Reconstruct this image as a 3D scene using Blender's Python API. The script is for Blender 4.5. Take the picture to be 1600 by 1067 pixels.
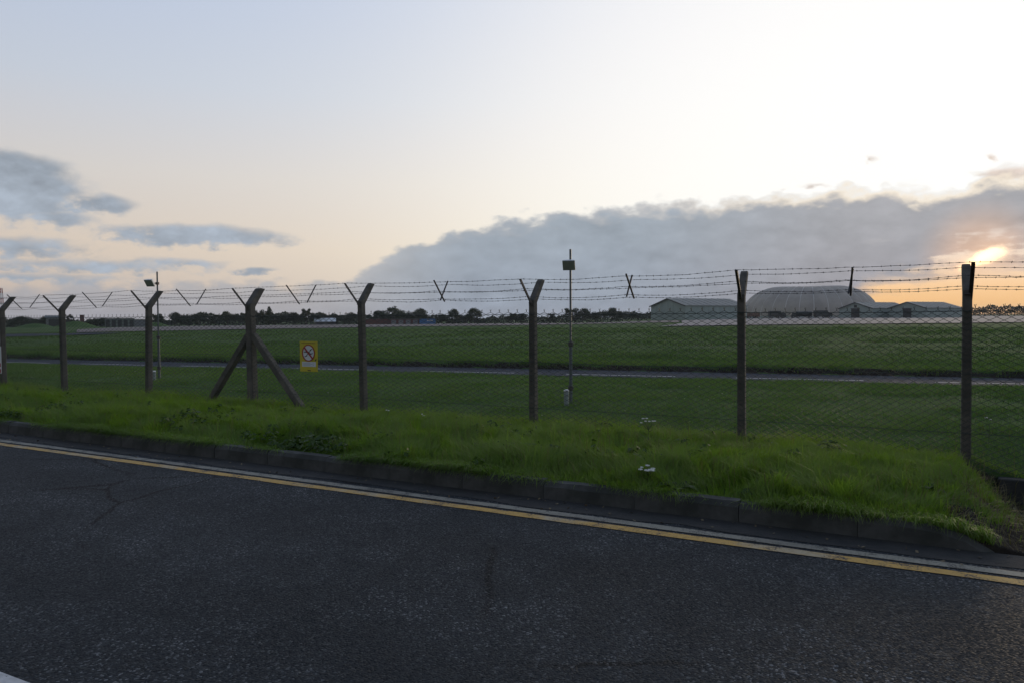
import bpy, bmesh, math, random
import numpy as np
from mathutils import Vector, Matrix

sc = bpy.context.scene
for o in list(bpy.data.objects):
    bpy.data.objects.remove(o)
COL = sc.collection
R = math.radians
rng = np.random.default_rng(7)
random.seed(7)

# ------------------------------------------------------------------ camera
FPX = 1155.0                     # focal length for a 1600 px wide picture
EYE = Vector((0.0, 0.0, 1.75))
cam_d = bpy.data.cameras.new('camera')
cam_d.sensor_width = 36.0
cam_d.lens = 36.0 * FPX / 1600.0
cam_d.clip_start = 0.05
cam_d.clip_end = 20000.0
cam = bpy.data.objects.new('camera', cam_d)
COL.objects.link(cam)
CROT = Matrix.Rotation(R(90.0 - 1.91), 3, 'X') @ Matrix.Rotation(R(-0.32), 3, 'Z')
cam.matrix_world = Matrix.Translation(EYE) @ CROT.to_4x4()
sc.camera = cam
sc.render.resolution_x, sc.render.resolution_y = 1024, 682


def ray(x, y):
    d = CROT @ Vector(((x - 800.0) / FPX, (533.5 - y) / FPX, -1.0))
    return d.normalized()


def azel(x, y):
    d = ray(x, y)
    return math.degrees(math.atan2(d.x, d.y)), math.degrees(math.asin(d.z))


# ------------------------------------------------------------------ sky and sun
SUN_AZ, SUN_EL = azel(1535, 402)
world = bpy.data.worlds.new('World')
sc.world = world
world.use_nodes = True
wt = world.node_tree
wt.nodes.clear()


class NX:
    """tiny expression builder for shader nodes"""
    def __init__(self, t):
        self.t = t

    def m(self, op, a, b=None, c=None, clamp=False):
        n = self.t.nodes.new('ShaderNodeMath')
        n.operation = op
        n.use_clamp = clamp
        for i, v in enumerate((a, b, c)):
            if v is None:
                continue
            if isinstance(v, (int, float)):
                n.inputs[i].default_value = v
            else:
                self.t.links.new(v, n.inputs[i])
        return n.outputs[0]

    def ss(self, x, lo, hi, a=0.0, b=1.0):
        n = self.t.nodes.new('ShaderNodeMapRange')
        n.interpolation_type = 'SMOOTHSTEP'
        n.inputs['From Min'].default_value = lo
        n.inputs['From Max'].default_value = hi
        n.inputs['To Min'].default_value = a
        n.inputs['To Max'].default_value = b
        self.t.links.new(x, n.inputs['Value'])
        return n.outputs[0]

    def mix(self, f, a, b, mode='MIX'):
        n = self.t.nodes.new('ShaderNodeMix')
        n.data_type = 'RGBA'
        n.blend_type = mode
        for s, v in ((0, f), (6, a), (7, b)):
            if isinstance(v, (int, float)):
                n.inputs[s].default_value = v
            elif isinstance(v, tuple):
                n.inputs[s].default_value = (v[0], v[1], v[2], 1.0)
            else:
                self.t.links.new(v, n.inputs[s])
        return n.outputs[2]

    def noise(self, vec, scale, detail=6.0, rough=0.55, dist=0.0, out=0):
        n = self.t.nodes.new('ShaderNodeTexNoise')
        n.inputs['Scale'].default_value = scale
        n.inputs['Detail'].default_value = detail
        n.inputs['Roughness'].default_value = rough
        n.inputs['Distortion'].default_value = dist
        if vec is not None:
            self.t.links.new(vec, n.inputs['Vector'])
        return n.outputs[out]

    def mapping(self, vec, loc=(0, 0, 0), rot=(0, 0, 0), scale=(1, 1, 1)):
        n = self.t.nodes.new('ShaderNodeMapping')
        n.inputs['Location'].default_value = loc
        n.inputs['Rotation'].default_value = rot
        n.inputs['Scale'].default_value = scale
        self.t.links.new(vec, n.inputs['Vector'])
        return n.outputs[0]

    def curve(self, x, pts, lo, hi, vlo, vhi):
        """piecewise curve through (x, v) points, x in lo..hi"""
        xx = self.m('DIVIDE', self.m('SUBTRACT', x, lo), hi - lo)
        n = self.t.nodes.new('ShaderNodeFloatCurve')
        c = n.mapping.curves[0]
        pp = [((a - lo) / (hi - lo), (b - vlo) / (vhi - vlo)) for a, b in pts]
        c.points[0].location = pp[0]
        c.points[1].location = pp[-1]
        for q in pp[1:-1]:
            c.points.new(*q)
        for q in c.points:
            q.handle_type = 'AUTO_CLAMPED'
        n.mapping.update()
        self.t.links.new(xx, n.inputs['Value'])
        return self.m('ADD', self.m('MULTIPLY', n.outputs[0], vhi - vlo), vlo)


def lin(r, g, b):
    f = lambda c: (c / 12.92 if c <= 0.04045 else ((c + 0.055) / 1.055) ** 2.4)
    return (f(r / 255.0), f(g / 255.0), f(b / 255.0))


def build_sky():
    N = NX(wt)
    L = wt.links.new
    tc = wt.nodes.new('ShaderNodeTexCoord')
    nrm = wt.nodes.new('ShaderNodeVectorMath')
    nrm.operation = 'NORMALIZE'
    L(tc.outputs['Generated'], nrm.inputs[0])
    D = nrm.outputs[0]
    sep = wt.nodes.new('ShaderNodeSeparateXYZ')
    L(D, sep.inputs[0])
    X, Y, Z = sep.outputs
    u = N.m('MULTIPLY', N.m('ARCTAN2', X, Y), 180 / math.pi)
    v = N.m('MULTIPLY', N.m('ARCSINE', Z), 180 / math.pi)
    sky = wt.nodes.new('ShaderNodeTexSky')
    sky.sky_type = 'NISHITA'
    sky.sun_disc = False
    sky.sun_elevation = R(SUN_EL)
    sky.sun_rotation = R(SUN_AZ)
    sky.altitude = 60.0
    sky.air_density = 1.0
    sky.dust_density = SKY_DUST
    sky.ozone_density = 1.0
    bg = wt.nodes.new('ShaderNodeBackground')
    bg.inputs['Strength'].default_value = SKY_STR
    base = sky.outputs[0]
    col = sky_colours(N, D, u, v, base)
    L(col, bg.inputs['Color'])
    out = wt.nodes.new('ShaderNodeOutputWorld')
    L(bg.outputs[0], out.inputs['Surface'])
HAZE = 0.00014
SKY_DUST = 0.6
SKY_STR = 0.1


def sky_colours(N, D, u, v, base):
    """clear dusk sky (Nishita + hazy air), then a broken bank of stratocumulus, all by direction"""
    sv = ray(1535, 402)
    dot = wt.nodes.new('ShaderNodeVectorMath')
    dot.operation = 'DOT_PRODUCT'
    wt.links.new(D, dot.inputs[0])
    dot.inputs[1].default_value = sv
    gam = N.m('MULTIPLY', N.m('ARCCOSINE', N.m('MINIMUM', dot.outputs['Value'], 1.0)), 180 / math.pi)
    K = 1.0 / SKY_STR

    def ramp(x, lo, hi, stops):
        n = wt.nodes.new('ShaderNodeValToRGB')
        e = n.color_ramp.elements
        while len(e) < len(stops):
            e.new(0.5)
        for el, (p, c) in zip(e, stops):
            el.position = (p - lo) / (hi - lo)
            el.color = (c[0], c[1], c[2], 1)
        wt.links.new(N.m('DIVIDE', N.m('SUBTRACT', x, lo), hi - lo, clamp=True), n.inputs[0])
        return n.outputs[0]

    def scale(c, k):
        n = wt.nodes.new('ShaderNodeVectorMath')
        n.operation = 'SCALE'
        wt.links.new(c, n.inputs[0])
        if isinstance(k, (int, float)):
            n.inputs['Scale'].default_value = k
        else:
            wt.links.new(k, n.inputs['Scale'])
        return n.outputs[0]

    air = ramp(v, -3, 90, [(-3, (.36, .34, .36)), (1.5, (.48, .41, .39)), (5, (.61, .50, .43)),
                           (10, (.60, .555, .53)), (16, (.50, .545, .64)), (24, (.425, .50, .68)),
                           (45, (.22, .29, .45)), (90, (.15, .21, .36))])
    back = N.ss(gam, 50, 150, 1.0, 0.5)
    air = scale(air, N.m('MULTIPLY', back, 1.1))
    gg = N.m('DIVIDE', gam, 29.0)
    gl = N.m('MULTIPLY', N.m('POWER', 2.71828, N.m('MULTIPLY', N.m('MULTIPLY', gg, gg), -1.0)), 1.5)
    gc = wt.nodes.new('ShaderNodeCombineXYZ')
    for i, k in enumerate((1.0, .87, .66)):
        wt.links.new(N.m('MULTIPLY', gl, k), gc.inputs[i])
    glow = gc.outputs[0]
    warm = N.mix(N.ss(v, 0.3, 7, 0, 1), (.98, .58, .25), (1.0, 1.0, 1.0))
    clear = N.mix(1.0, air, glow, 'ADD')
    clear = N.mix(1.0, clear, scale(base, 0.022), 'ADD')
    # the air brightens towards the sun and levels off in the thin veil round it
    sp = wt.nodes.new('ShaderNodeSeparateXYZ')
    wt.links.new(clear, sp.inputs[0])
    cb = wt.nodes.new('ShaderNodeCombineXYZ')
    for i in range(3):
        q = N.m('POWER', N.m('DIVIDE', sp.outputs[i], 1.06), 4.0)
        wt.links.new(N.m('DIVIDE', sp.outputs[i], N.m('POWER', N.m('ADD', q, 1.0), 0.25)), cb.inputs[i])
    nearwarm = N.mix(N.ss(gam, 8, 34, 1, 0), (1, 1, 1), warm)
    clear = N.mix(1.0, cb.outputs[0], nearwarm, 'MULTIPLY')
    clear = scale(clear, K)

    # ---- clouds
    st = N.mapping(D, scale=(1, 1, 1.9))
    up = N.mapping(st, loc=(-sv.x * .012, -sv.y * .012, -.020))
    nb = N.noise(st, 9.0, 7.0, 0.60)
    nbu = N.noise(up, 9.0, 5.0, 0.60)
    nf = N.noise(st, 32.0, 5.0, 0.62)
    ns = N.noise(N.mapping(D, scale=(1, 1, 8.0)), 6.0, 6.0, 0.55)
    vo = wt.nodes.new('ShaderNodeTexVoronoi')
    vo.feature = 'F1'
    vo.inputs['Scale'].default_value = 24.0
    vo.inputs['Detail'].default_value = 1.5
    vo.inputs['Roughness'].default_value = 0.55
    wt.links.new(st, vo.inputs['Vector'])
    puff = N.m('SUBTRACT', 0.42, vo.outputs['Distance'])
    nbc = N.m('SUBTRACT', nb, 0.5)
    nfc = N.m('SUBTRACT', nf, 0.5)
    nsc = N.m('SUBTRACT', ns, 0.5)
    relief = N.m('SUBTRACT', nb, nbu)              # > 0 on the sides turned to the light
    # top edge of the bank by azimuth
    tops = [(-700, 452), (0, 448), (200, 446), (400, 442), (525, 438), (575, 422), (630, 394), (700, 371), (760, 354), (850, 340),
            (1000, 325), (1100, 320), (1200, 312), (1290, 300), (1380, 294), (1450, 304), (1520, 284), (1600, 268), (1800, 262)]
    pts = [(-180, 2.5)] + [azel(*t) for t in tops] + [(70, 10.5), (100, 9.0), (140, 5.0), (180, 2.5)]
    top = N.curve(u, pts, -180, 180, 0, 20)
    d_top = N.m('ADD', N.m('SUBTRACT', top, v), 0.50)
    d_top = N.m('ADD', d_top, N.m('ADD', N.m('MULTIPLY', nbc, 1.7), N.m('ADD', N.m('MULTIPLY', nfc, 1.5), N.m('MULTIPLY', puff, 1.0))))
    bank = N.ss(d_top, -0.32, 0.50)
    rim = N.m('MULTIPLY', N.ss(d_top, -0.3, 0.25), N.ss(d_top, 0.25, 1.1, 1, 0))
    # where the bank lifts off the horizon and the low sun shines through under it
    bots = [(1230, 520), (1310, 490), (1340, 462), (1390, 448), (1450, 442), (1500, 432), (1540, 424), (1600, 426), (1750, 436)]
    bp = [(-180, -3.0)] + [azel(*t) for t in bots] + [(75, 1.5), (110, -2.0), (180, -3.0)]
    bot = N.curve(u, bp, -180, 180, -5, 15)
    d_bot = N.m('SUBTRACT', v, bot)
    d_bot = N.m('ADD', d_bot, N.m('ADD', N.m('MULTIPLY', nsc, 4.0), N.m('MULTIPLY', nfc, 1.6)))
    low = N.ss(d_bot, -0.6, 1.0, 0.03, 1.0)
    bank = N.m('MULTIPLY', bank, low)
    # a gap burnt through by the sun itself
    hu, hv = azel(1534, 404)
    hx = N.m('DIVIDE', N.m('SUBTRACT', u, hu), 0.95)
    hy = N.m('DIVIDE', N.m('ADD', N.m('SUBTRACT', v, hv), N.m('MULTIPLY', hx, -0.40)), 0.42)
    hr = N.m('SQRT', N.m('ADD', N.m('MULTIPLY', hx, hx), N.m('MULTIPLY', hy, hy)))
    hole = N.ss(N.m('ADD', hr, N.m('MULTIPLY', nfc, 4.5)), 0.4, 1.7, 0.0, 1.0)
    # ragged bright rents in the upper right of the bank
    rents = N.m('MULTIPLY', N.ss(N.m('ADD', nf, N.m('MULTIPLY', nbc, 0.7)), 0.50, 0.64),
                N.m('MULTIPLY', N.ss(gam, 4, 12, 1, 0), N.ss(v, 7.6, 9.4)))
    bank = N.m('MULTIPLY', bank, N.m('SUBTRACT', 1.0, N.m('MULTIPLY', rents, 0.9)))
    # streaks of open, sunlit sky low in the bank near the sun
    slits = N.m('MULTIPLY', N.ss(N.m('ADD', ns, N.m('MULTIPLY', nfc, 0.5)), 0.50, 0.66),
                N.m('MULTIPLY', N.ss(gam, 2, 8, 1, 0), N.ss(v, 6.0, 4.4)))
    bank = N.m('MULTIPLY', bank, N.m('SUBTRACT', 1.0, N.m('MULTIPLY', slits, 0.7)))
    soft = N.ss(u, azel(420, 440)[0], azel(760, 440)[0], 0.60, 0.97)
    bank = N.m('MULTIPLY', N.m('MULTIPLY', bank, hole), soft)

    # loose clouds: centre, half sizes in the picture, density
    loose = [(30, 300, 135, 58, 1.2), (150, 322, 75, 20, 1.1), (20, 268, 115, 34, 1.1), (95, 345, 70, 16, .7), (-120, 310, 190, 60, 1.),
             (310, 373, 165, 21, 1.1), (30, 390, 150, 19, .7), (150, 420, 220, 12, .6), (285, 414, 75, 9, .6), (394, 427, 46, 8, .9),
             (40, 437, 190, 9, .5),
             (1350, 254, 22, 9, .50), (1553, 252, 18, 9, .65), (1262, 297, 34, 7, .6),
             (1575, 276, 58, 13, .9)]
    uu = N.m('ADD', u, N.m('ADD', N.m('MULTIPLY', nbc, 5.0), N.m('MULTIPLY', nfc, 2.0)))
    vv = N.m('ADD', v, N.m('ADD', N.m('MULTIPLY', nfc, 1.0), N.m('MULTIPLY', puff, 0.3)))
    cmb = wt.nodes.new('ShaderNodeCombineXYZ')
    wt.links.new(uu, cmb.inputs[0])
    wt.links.new(vv, cmb.inputs[1])
    acc = None
    for (cx, cy, rx, ry, den) in loose:
        c0 = azel(cx, cy)
        ru = abs(azel(cx + rx, cy)[0] - azel(cx - rx, cy)[0]) / 2
        rv = abs(azel(cx, cy - ry)[1] - azel(cx, cy + ry)[1]) / 2
        ma = wt.nodes.new('ShaderNodeVectorMath')
        ma.operation = 'MULTIPLY_ADD'
        wt.links.new(cmb.outputs[0], ma.inputs[0])
        ma.inputs[1].default_value = (1 / ru, 1 / rv, 0)
        ma.inputs[2].default_value = (-c0[0] / ru, -c0[1] / rv, 0)
        ln = wt.nodes.new('ShaderNodeVectorMath')
        ln.operation = 'LENGTH'
        wt.links.new(ma.outputs[0], ln.inputs[0])
        f = N.m('MULTIPLY_ADD', ln.outputs['Value'], -den, den)
        acc = f if acc is None else N.m('MAXIMUM', acc, f)
    # the same kind of scattered cloud goes on all round the sky outside the picture
    rest = N.m('MULTIPLY', N.ss(ns, 0.56, 0.70), N.m('MULTIPLY', N.ss(N.m('ABSOLUTE', u), 38, 50), N.m('MULTIPLY', N.ss(v, 0, 3), N.ss(v, 15, 40, 1, 0))))
    fr = N.m('ADD', acc, N.m('ADD', N.m('MULTIPLY', nbc, 1.3), N.m('MULTIPLY', nfc, 1.5)))
    lo = N.m('MULTIPLY', N.ss(fr, -0.12, 0.62), N.ss(acc, -0.40, 0.12))
    lo = N.m('MAXIMUM', N.m('MULTIPLY', lo, 0.92), N.m('MULTIPLY', rest, 0.6))

    # greyer away from the sun, mauve and rose towards it; sides turned to the light are paler
    ccol = N.mix(N.ss(gam, 5, 26, 1, 0), (.350, .405, .470), (.405, .405, .430))
    ccol = N.mix(N.ss(gam, 0.6, 4.2, 1, 0), ccol, (.78, .54, .40))
    ccol = N.mix(N.ss(v, 0, 8, 0.0, 1.0), N.mix(1.0, ccol, (.92, .92, .97), 'MULTIPLY'), ccol)
    shade = N.m('ADD', 1.0, N.m('ADD', N.m('MULTIPLY', relief, 0.5), N.m('MULTIPLY', puff, 0.12)))
    shade = N.m('ADD', shade, N.m('MULTIPLY', nbc, 0.12))
    ccol = scale(scale(ccol, shade), N.m('MULTIPLY', back, K))
    rimc = N.mix(N.ss(gam, 6, 30, 1, 0), (.60, .58, .58), (1.05, .92, .74))
    rimw = N.m('MULTIPLY', rim, N.ss(gam, 8, 40, .78, .12))
    ccol = N.mix(rimw, ccol, scale(rimc, N.m('MULTIPLY', back, K)))
    lcol = N.mix(N.ss(gam, 8, 22, 1, 0), (.345, .405, .485), (.70, .58, .50))
    lcol = scale(scale(lcol, N.m('ADD', 1.0, N.m('ADD', N.m('MULTIPLY', relief, 1.5), N.m('MULTIPLY', nfc, .25)))), N.m('MULTIPLY', back, K))
    c1 = N.mix(lo, clear, lcol)
    c2 = N.mix(bank, c1, ccol)
    # glare of the sun through the thin cloud
    g2 = N.m('POWER', 2.718, N.m('MULTIPLY', N.m('MULTIPLY', hr, hr), -0.6))
    add = N.m('MULTIPLY', N.m('MULTIPLY', g2, N.m('SUBTRACT', 1.25, hole)), 1.6 * K)
    n = wt.nodes.new('ShaderNodeCombineXYZ')
    for i, k in enumerate((1.0, .55, .20)):
        wt.links.new(N.m('MULTIPLY', add, k), n.inputs[i])
    return N.mix(1.0, c2, n.outputs[0], 'ADD')


build_sky()
world.cycles.sampling_method = 'MANUAL'
world.cycles.sample_map_resolution = 512
sun_d = bpy.data.lights.new('sun', 'SUN')
sun_d.energy = 0.95
sun_d.angle = R(14.0)
sun_d.color = (1.0, 0.78, 0.52)
sun = bpy.data.objects.new('sun', sun_d)
COL.objects.link(sun)
sun.rotation_euler = (-ray(1535, 402)).to_track_quat('-Z', 'Y').to_euler()
sc.cycles.max_bounces = 6
sc.cycles.diffuse_bounces = 3
sc.cycles.glossy_bounces = 2
sc.cycles.transmission_bounces = 3
sc.cycles.volume_bounces = 0
vs = sc.view_settings
vs.view_transform = 'Standard'
vs.look = 'None'
vs.exposure = 0.0
vs.gamma = 1.0
vs.use_curve_mapping = False

# ------------------------------------------------------------------ frames of reference
AF = math.atan2(2174.0, FPX)                      # fence and road run towards this bearing, left of the view
U = Vector((math.sin(AF), -math.cos(AF), 0.0))    # along the fence, to the right
NV = Vector((math.cos(AF), math.sin(AF), 0.0))    # across the fence, away from the road
P_FENCE, P_KERB = 10.28, 6.38
FR = Matrix(((U.x, NV.x, 0), (U.y, NV.y, 0), (0, 0, 1)))   # local (along, across, up) -> world


def W(p, s, z=0.0):
    v = NV * p + U * s
    return Vector((v.x, v.y, z))


def s_at(x, p, y=495):
    d = ray(x, y)
    k = p / d.dot(NV)
    return d.dot(U) * k


def gp(x, y, z=0.0):
    d = ray(x, y)
    k = (z - EYE.z) / d.z
    return EYE + d * k


def at_depth(x, Y, z=0.0):
    """world point seen in column x at distance Y ahead"""
    d = ray(x, 495)
    k = Y / d.y
    return Vector((d.x * k, Y, z))


# perimeter road inside the airfield
R1 = Vector((9.05, 20.9, 0))
RD = Vector((0.942, -0.336, 0)).normalized()
RM = Vector((0.336, 0.942, 0)).normalized()


def sst(x, a, b):
    t = np.clip((x - a) / (b - a), 0, 1)
    return t * t * (3 - 2 * t)


_lat = rng.random((64, 64))


def vnoise(x, y):
    x = np.asarray(x, float)
    y = np.asarray(y, float)
    xi, yi = np.floor(x).astype(int), np.floor(y).astype(int)
    fx, fy = x - xi, y - yi
    fx, fy = fx * fx * (3 - 2 * fx), fy * fy * (3 - 2 * fy)
    g = lambda a, b: _lat[a % 64, b % 64]
    return (g(xi, yi) * (1 - fx) + g(xi + 1, yi) * fx) * (1 - fy) + (g(xi, yi + 1) * (1 - fx) + g(xi + 1, yi + 1) * fx) * fy


def pq(x, y):
    p = x * NV.x + y * NV.y
    s = x * U.x + y * U.y
    q = (x - R1.x) * RM.x + (y - R1.y) * RM.y
    return p, s, q


def bare_mask(p, s):
    """1 where the verge has broken away to soil at the right-hand ditch"""
    w = (vnoise(p * 1.3 + 5, s * 1.3) - .5) * .9 + (vnoise(p * 5 + 5, s * 5) - .5) * .7
    return sst(s + w, .08 + .07 * (p - 6.5), .62 + .07 * (p - 6.5)) * sst(p, 6.3, 6.45) * (1 - sst(p, 10.1, 10.4))


def bank_shade(x, y):  # shade of the far road bank, painted as a dark strip on its face
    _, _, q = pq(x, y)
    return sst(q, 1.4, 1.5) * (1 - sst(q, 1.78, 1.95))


def ground_z(x, y):
    x = np.asarray(x, float)
    y = np.asarray(y, float)
    p, s, q = pq(x, y)
    n1 = vnoise(x * .35 + 3, y * .35) - .5
    n2 = vnoise(x * 1.6, y * 1.6 + 9) - .5
    verge = .12 + .035 * sst(p, 6.5, 7.7) - .11 * sst(p, 8.3, 10.3) + .07 * n1 + .04 * n2
    verge = verge - .05 * sst(s, -8, -20)
    field = .05 + .06 * n1 * sst(p, 10.5, 12) + .025 * n2
    z = np.where(p < 10.28, verge, field)
    # ditch at the right
    dm = sst(s, .25 + .07 * (p - 6.5), .95 + .07 * (p - 6.5))
    dz = -.02 - .42 * sst(p, 6.9, 9.7) + .04 * n2
    z = np.where((p > 6.3) & (p < 10.28), z * (1 - dm) + dz * dm, z)
    bz = -.15 + .20 * sst(p, 10.4, 13.5)
    z = np.where((p >= 10.28) & (p < 13.5), z * (1 - dm) + np.minimum(z, bz) * dm, z)
    z = np.where(p < 6.425, -.30, z)
    # perimeter road cut
    near = sst(q, -6.0, -1.2)
    z = np.where(q > -6, z * (1 - near) + (-.05) * near, z)
    z = np.where((q > -1.15) & (q < 1.6), -.07, z)
    far = .13 + .05 * n1 + .02 * n2
    bank = sst(q, 1.55, 1.80)
    z = np.where(q >= 1.55, -.07 * (1 - bank) + far * bank, z)
    # the far field falls away a little to the left
    d = np.hypot(x, y)
    az = np.degrees(np.arctan2(x, np.maximum(y, .01)))
    z = z - .0084 * np.clip(d - 150, 0, 400) * (1 - sst(az, 5, 13)) * (y > 0)
    return z


def gz(x, y):
    return float(ground_z(np.array([x]), np.array([y]))[0])


# ------------------------------------------------------------------ helpers
def tag(o, label=None, cat=None, group=None, kind=None):
    if label:
        o['label'] = label
    if cat:
        o['category'] = cat
    if group:
        o['group'] = group
    if kind:
        o['kind'] = kind
    return o


def empty(name, loc=(0, 0, 0), rz=0.0, parent=None):
    o = bpy.data.objects.new(name, None)
    o.empty_display_size = 0.2
    COL.objects.link(o)
    o.location = loc
    o.rotation_euler = (0, 0, rz)
    if parent:
        o.parent = parent
    return o


def link(name, me, parent=None, loc=None, rz=0.0, mat=None):
    o = bpy.data.objects.new(name, me)
    COL.objects.link(o)
    if parent:
        o.parent = parent
    if loc is not None:
        o.location = loc
    if rz:
        o.rotation_euler = (0, 0, rz)
    if mat is not None and not me.materials:
        me.materials.append(mat)
    return o


class MB:
    """collects shapes for ONE mesh"""
    def __init__(self):
        self.v, self.f = [], []

    def add(self, vs, fs):
        b = len(self.v)
        self.v += [tuple(x) for x in vs]
        self.f += [tuple(i + b for i in q) for q in fs]
        return self

    def box(self, lo, hi, M=None):
        (a, b, c), (d, e, f) = lo, hi
        vs = [(a, b, c), (d, b, c), (d, e, c), (a, e, c), (a, b, f), (d, b, f), (d, e, f), (a, e, f)]
        if M is not None:
            vs = [tuple(M @ Vector(q)) for q in vs]
        return self.add(vs, [(3, 2, 1, 0), (4, 5, 6, 7), (0, 1, 5, 4), (1, 2, 6, 5), (2, 3, 7, 6), (3, 0, 4, 7)])

    def tube(self, pts, rad, n=6, cap=True):
        pts = [Vector(q) for q in pts]
        rs = rad if isinstance(rad, (list, tuple)) else [rad] * len(pts)
        rings = []
        for i, q in enumerate(pts):
            t = (pts[min(i + 1, len(pts) - 1)] - pts[max(i - 1, 0)]).normalized()
            ref = Vector((0, 0, 1)) if abs(t.z) < .9 else Vector((1, 0, 0))
            a = t.cross(ref).normalized()
            b = t.cross(a)
            rings.append([q + (a * math.cos(2 * math.pi * k / n) + b * math.sin(2 * math.pi * k / n)) * rs[i] for k in range(n)])
        vs = [q for r in rings for q in r]
        fs = []
        for i in range(len(pts) - 1):
            for k in range(n):
                fs.append((i * n + k, i * n + (k + 1) % n, (i + 1) * n + (k + 1) % n, (i + 1) * n + k))
        if cap:
            fs.append(tuple(range(n))[::-1])
            fs.append(tuple((len(pts) - 1) * n + k for k in range(n)))
        return self.add(vs, fs)

    def prism(self, poly, ext, M=None):
        """poly: list of 3D points in a plane, ext: extrusion vector"""
        n = len(poly)
        e = Vector(ext)
        vs = [Vector(q) for q in poly] + [Vector(q) + e for q in poly]
        if M is not None:
            vs = [M @ q for q in vs]
        fs = [tuple(range(n))[::-1], tuple(range(n, 2 * n))]
        for k in range(n):
            fs.append((k, (k + 1) % n, n + (k + 1) % n, n + k))
        return self.add(vs, fs)

    def mesh(self, name, mat=None, smooth=False, bevel=0.0, fix=True):
        me = bpy.data.meshes.new(name)
        me.from_pydata(self.v, [], self.f)
        if fix or bevel:
            bm = bmesh.new()
            bm.from_mesh(me)
            bmesh.ops.recalc_face_normals(bm, faces=bm.faces)
            if bevel:
                bmesh.ops.bevel(bm, geom=[e for e in bm.edges if len(e.link_faces) == 2 and e.calc_face_angle(0) > .5],
                                offset=bevel, segments=1, affect='EDGES', clamp_overlap=True)
            bm.to_mesh(me)
            bm.free()
        if smooth:
            for q in me.polygons:
                q.use_smooth = True
        if mat is not None:
            me.materials.append(mat)
        me.update()
        return me

    def obj(self, name, mat=None, parent=None, smooth=False, bevel=0.0, loc=None, rz=0.0):
        return link(name, self.mesh(name, mat, smooth, bevel), parent, loc, rz)


def fast_mesh(name, V, F, mat=None, attr=None):
    """V: (n,3), F: (m,k) array of equal polygons"""
    me = bpy.data.meshes.new(name)
    V = np.ascontiguousarray(V, np.float32)
    F = np.ascontiguousarray(F, np.int32)
    m, k = F.shape
    me.vertices.add(len(V))
    me.vertices.foreach_set('co', V.ravel())
    me.loops.add(m * k)
    me.loops.foreach_set('vertex_index', F.ravel())
    me.polygons.add(m)
    me.polygons.foreach_set('loop_start', np.arange(0, m * k, k, dtype=np.int32))
    me.polygons.foreach_set('loop_total', np.full(m, k, np.int32))
    if attr is not None:
        for nm, a in attr.items():
            at = me.attributes.new(nm, 'FLOAT', 'POINT')
            at.data.foreach_set('value', np.ascontiguousarray(a, np.float32))
    me.update(calc_edges=True)
    if mat is not None:
        me.materials.append(mat)
    return me


# ------------------------------------------------------------------ materials
def new_mat(name):
    m = bpy.data.materials.new(name)
    m.use_nodes = True
    t = m.node_tree
    t.nodes.clear()
    N = NX(t)
    out = t.nodes.new('ShaderNodeOutputMaterial')
    b = t.nodes.new('ShaderNodeBsdfPrincipled')
    t.links.new(b.outputs[0], out.inputs['Surface'])
    tc = t.nodes.new('ShaderNodeTexCoord')
    return m, t, N, b, tc, out


def setv(t, sock, v):
    if isinstance(v, (int, float)):
        sock.default_value = v
    elif isinstance(v, tuple):
        sock.default_value = (v[0], v[1], v[2], 1.0)
    else:
        t.links.new(v, sock)


def bump(t, b, h, strength, dist):
    n = t.nodes.new('ShaderNodeBump')
    n.inputs['Strength'].default_value = strength
    n.inputs['Distance'].default_value = dist
    t.links.new(h, n.inputs['Height'])
    t.links.new(n.outputs[0], b.inputs['Normal'])


def plain(name, a, b2=None, scale=4.0, rough=.7, metal=0.0, bmp=0.0, bdist=.005, fine=None, spec=.5):
    """two tones mottled by noise, optional fine relief"""
    m, t, N, b, tc, out = new_mat(name)
    co = tc.outputs['Object']
    if b2 is None:
        b2 = tuple(c * .72 for c in a)
    n1 = N.noise(co, scale, 6, .62)
    c = N.mix(N.ss(n1, .32, .68), a, b2)
    if fine:
        n2 = N.noise(co, fine, 4, .6)
        c = N.mix(N.ss(n2, .55, .75, 0, .55), c, tuple(x * .55 for x in a))
    setv(t, b.inputs['Base Color'], c)
    b.inputs['Roughness'].default_value = rough
    b.inputs['Metallic'].default_value = metal
    b.inputs['Specular IOR Level'].default_value = spec
    if bmp:
        bump(t, b, N.noise(co, fine or scale * 6, 5, .6), bmp, bdist)
    return m


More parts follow.
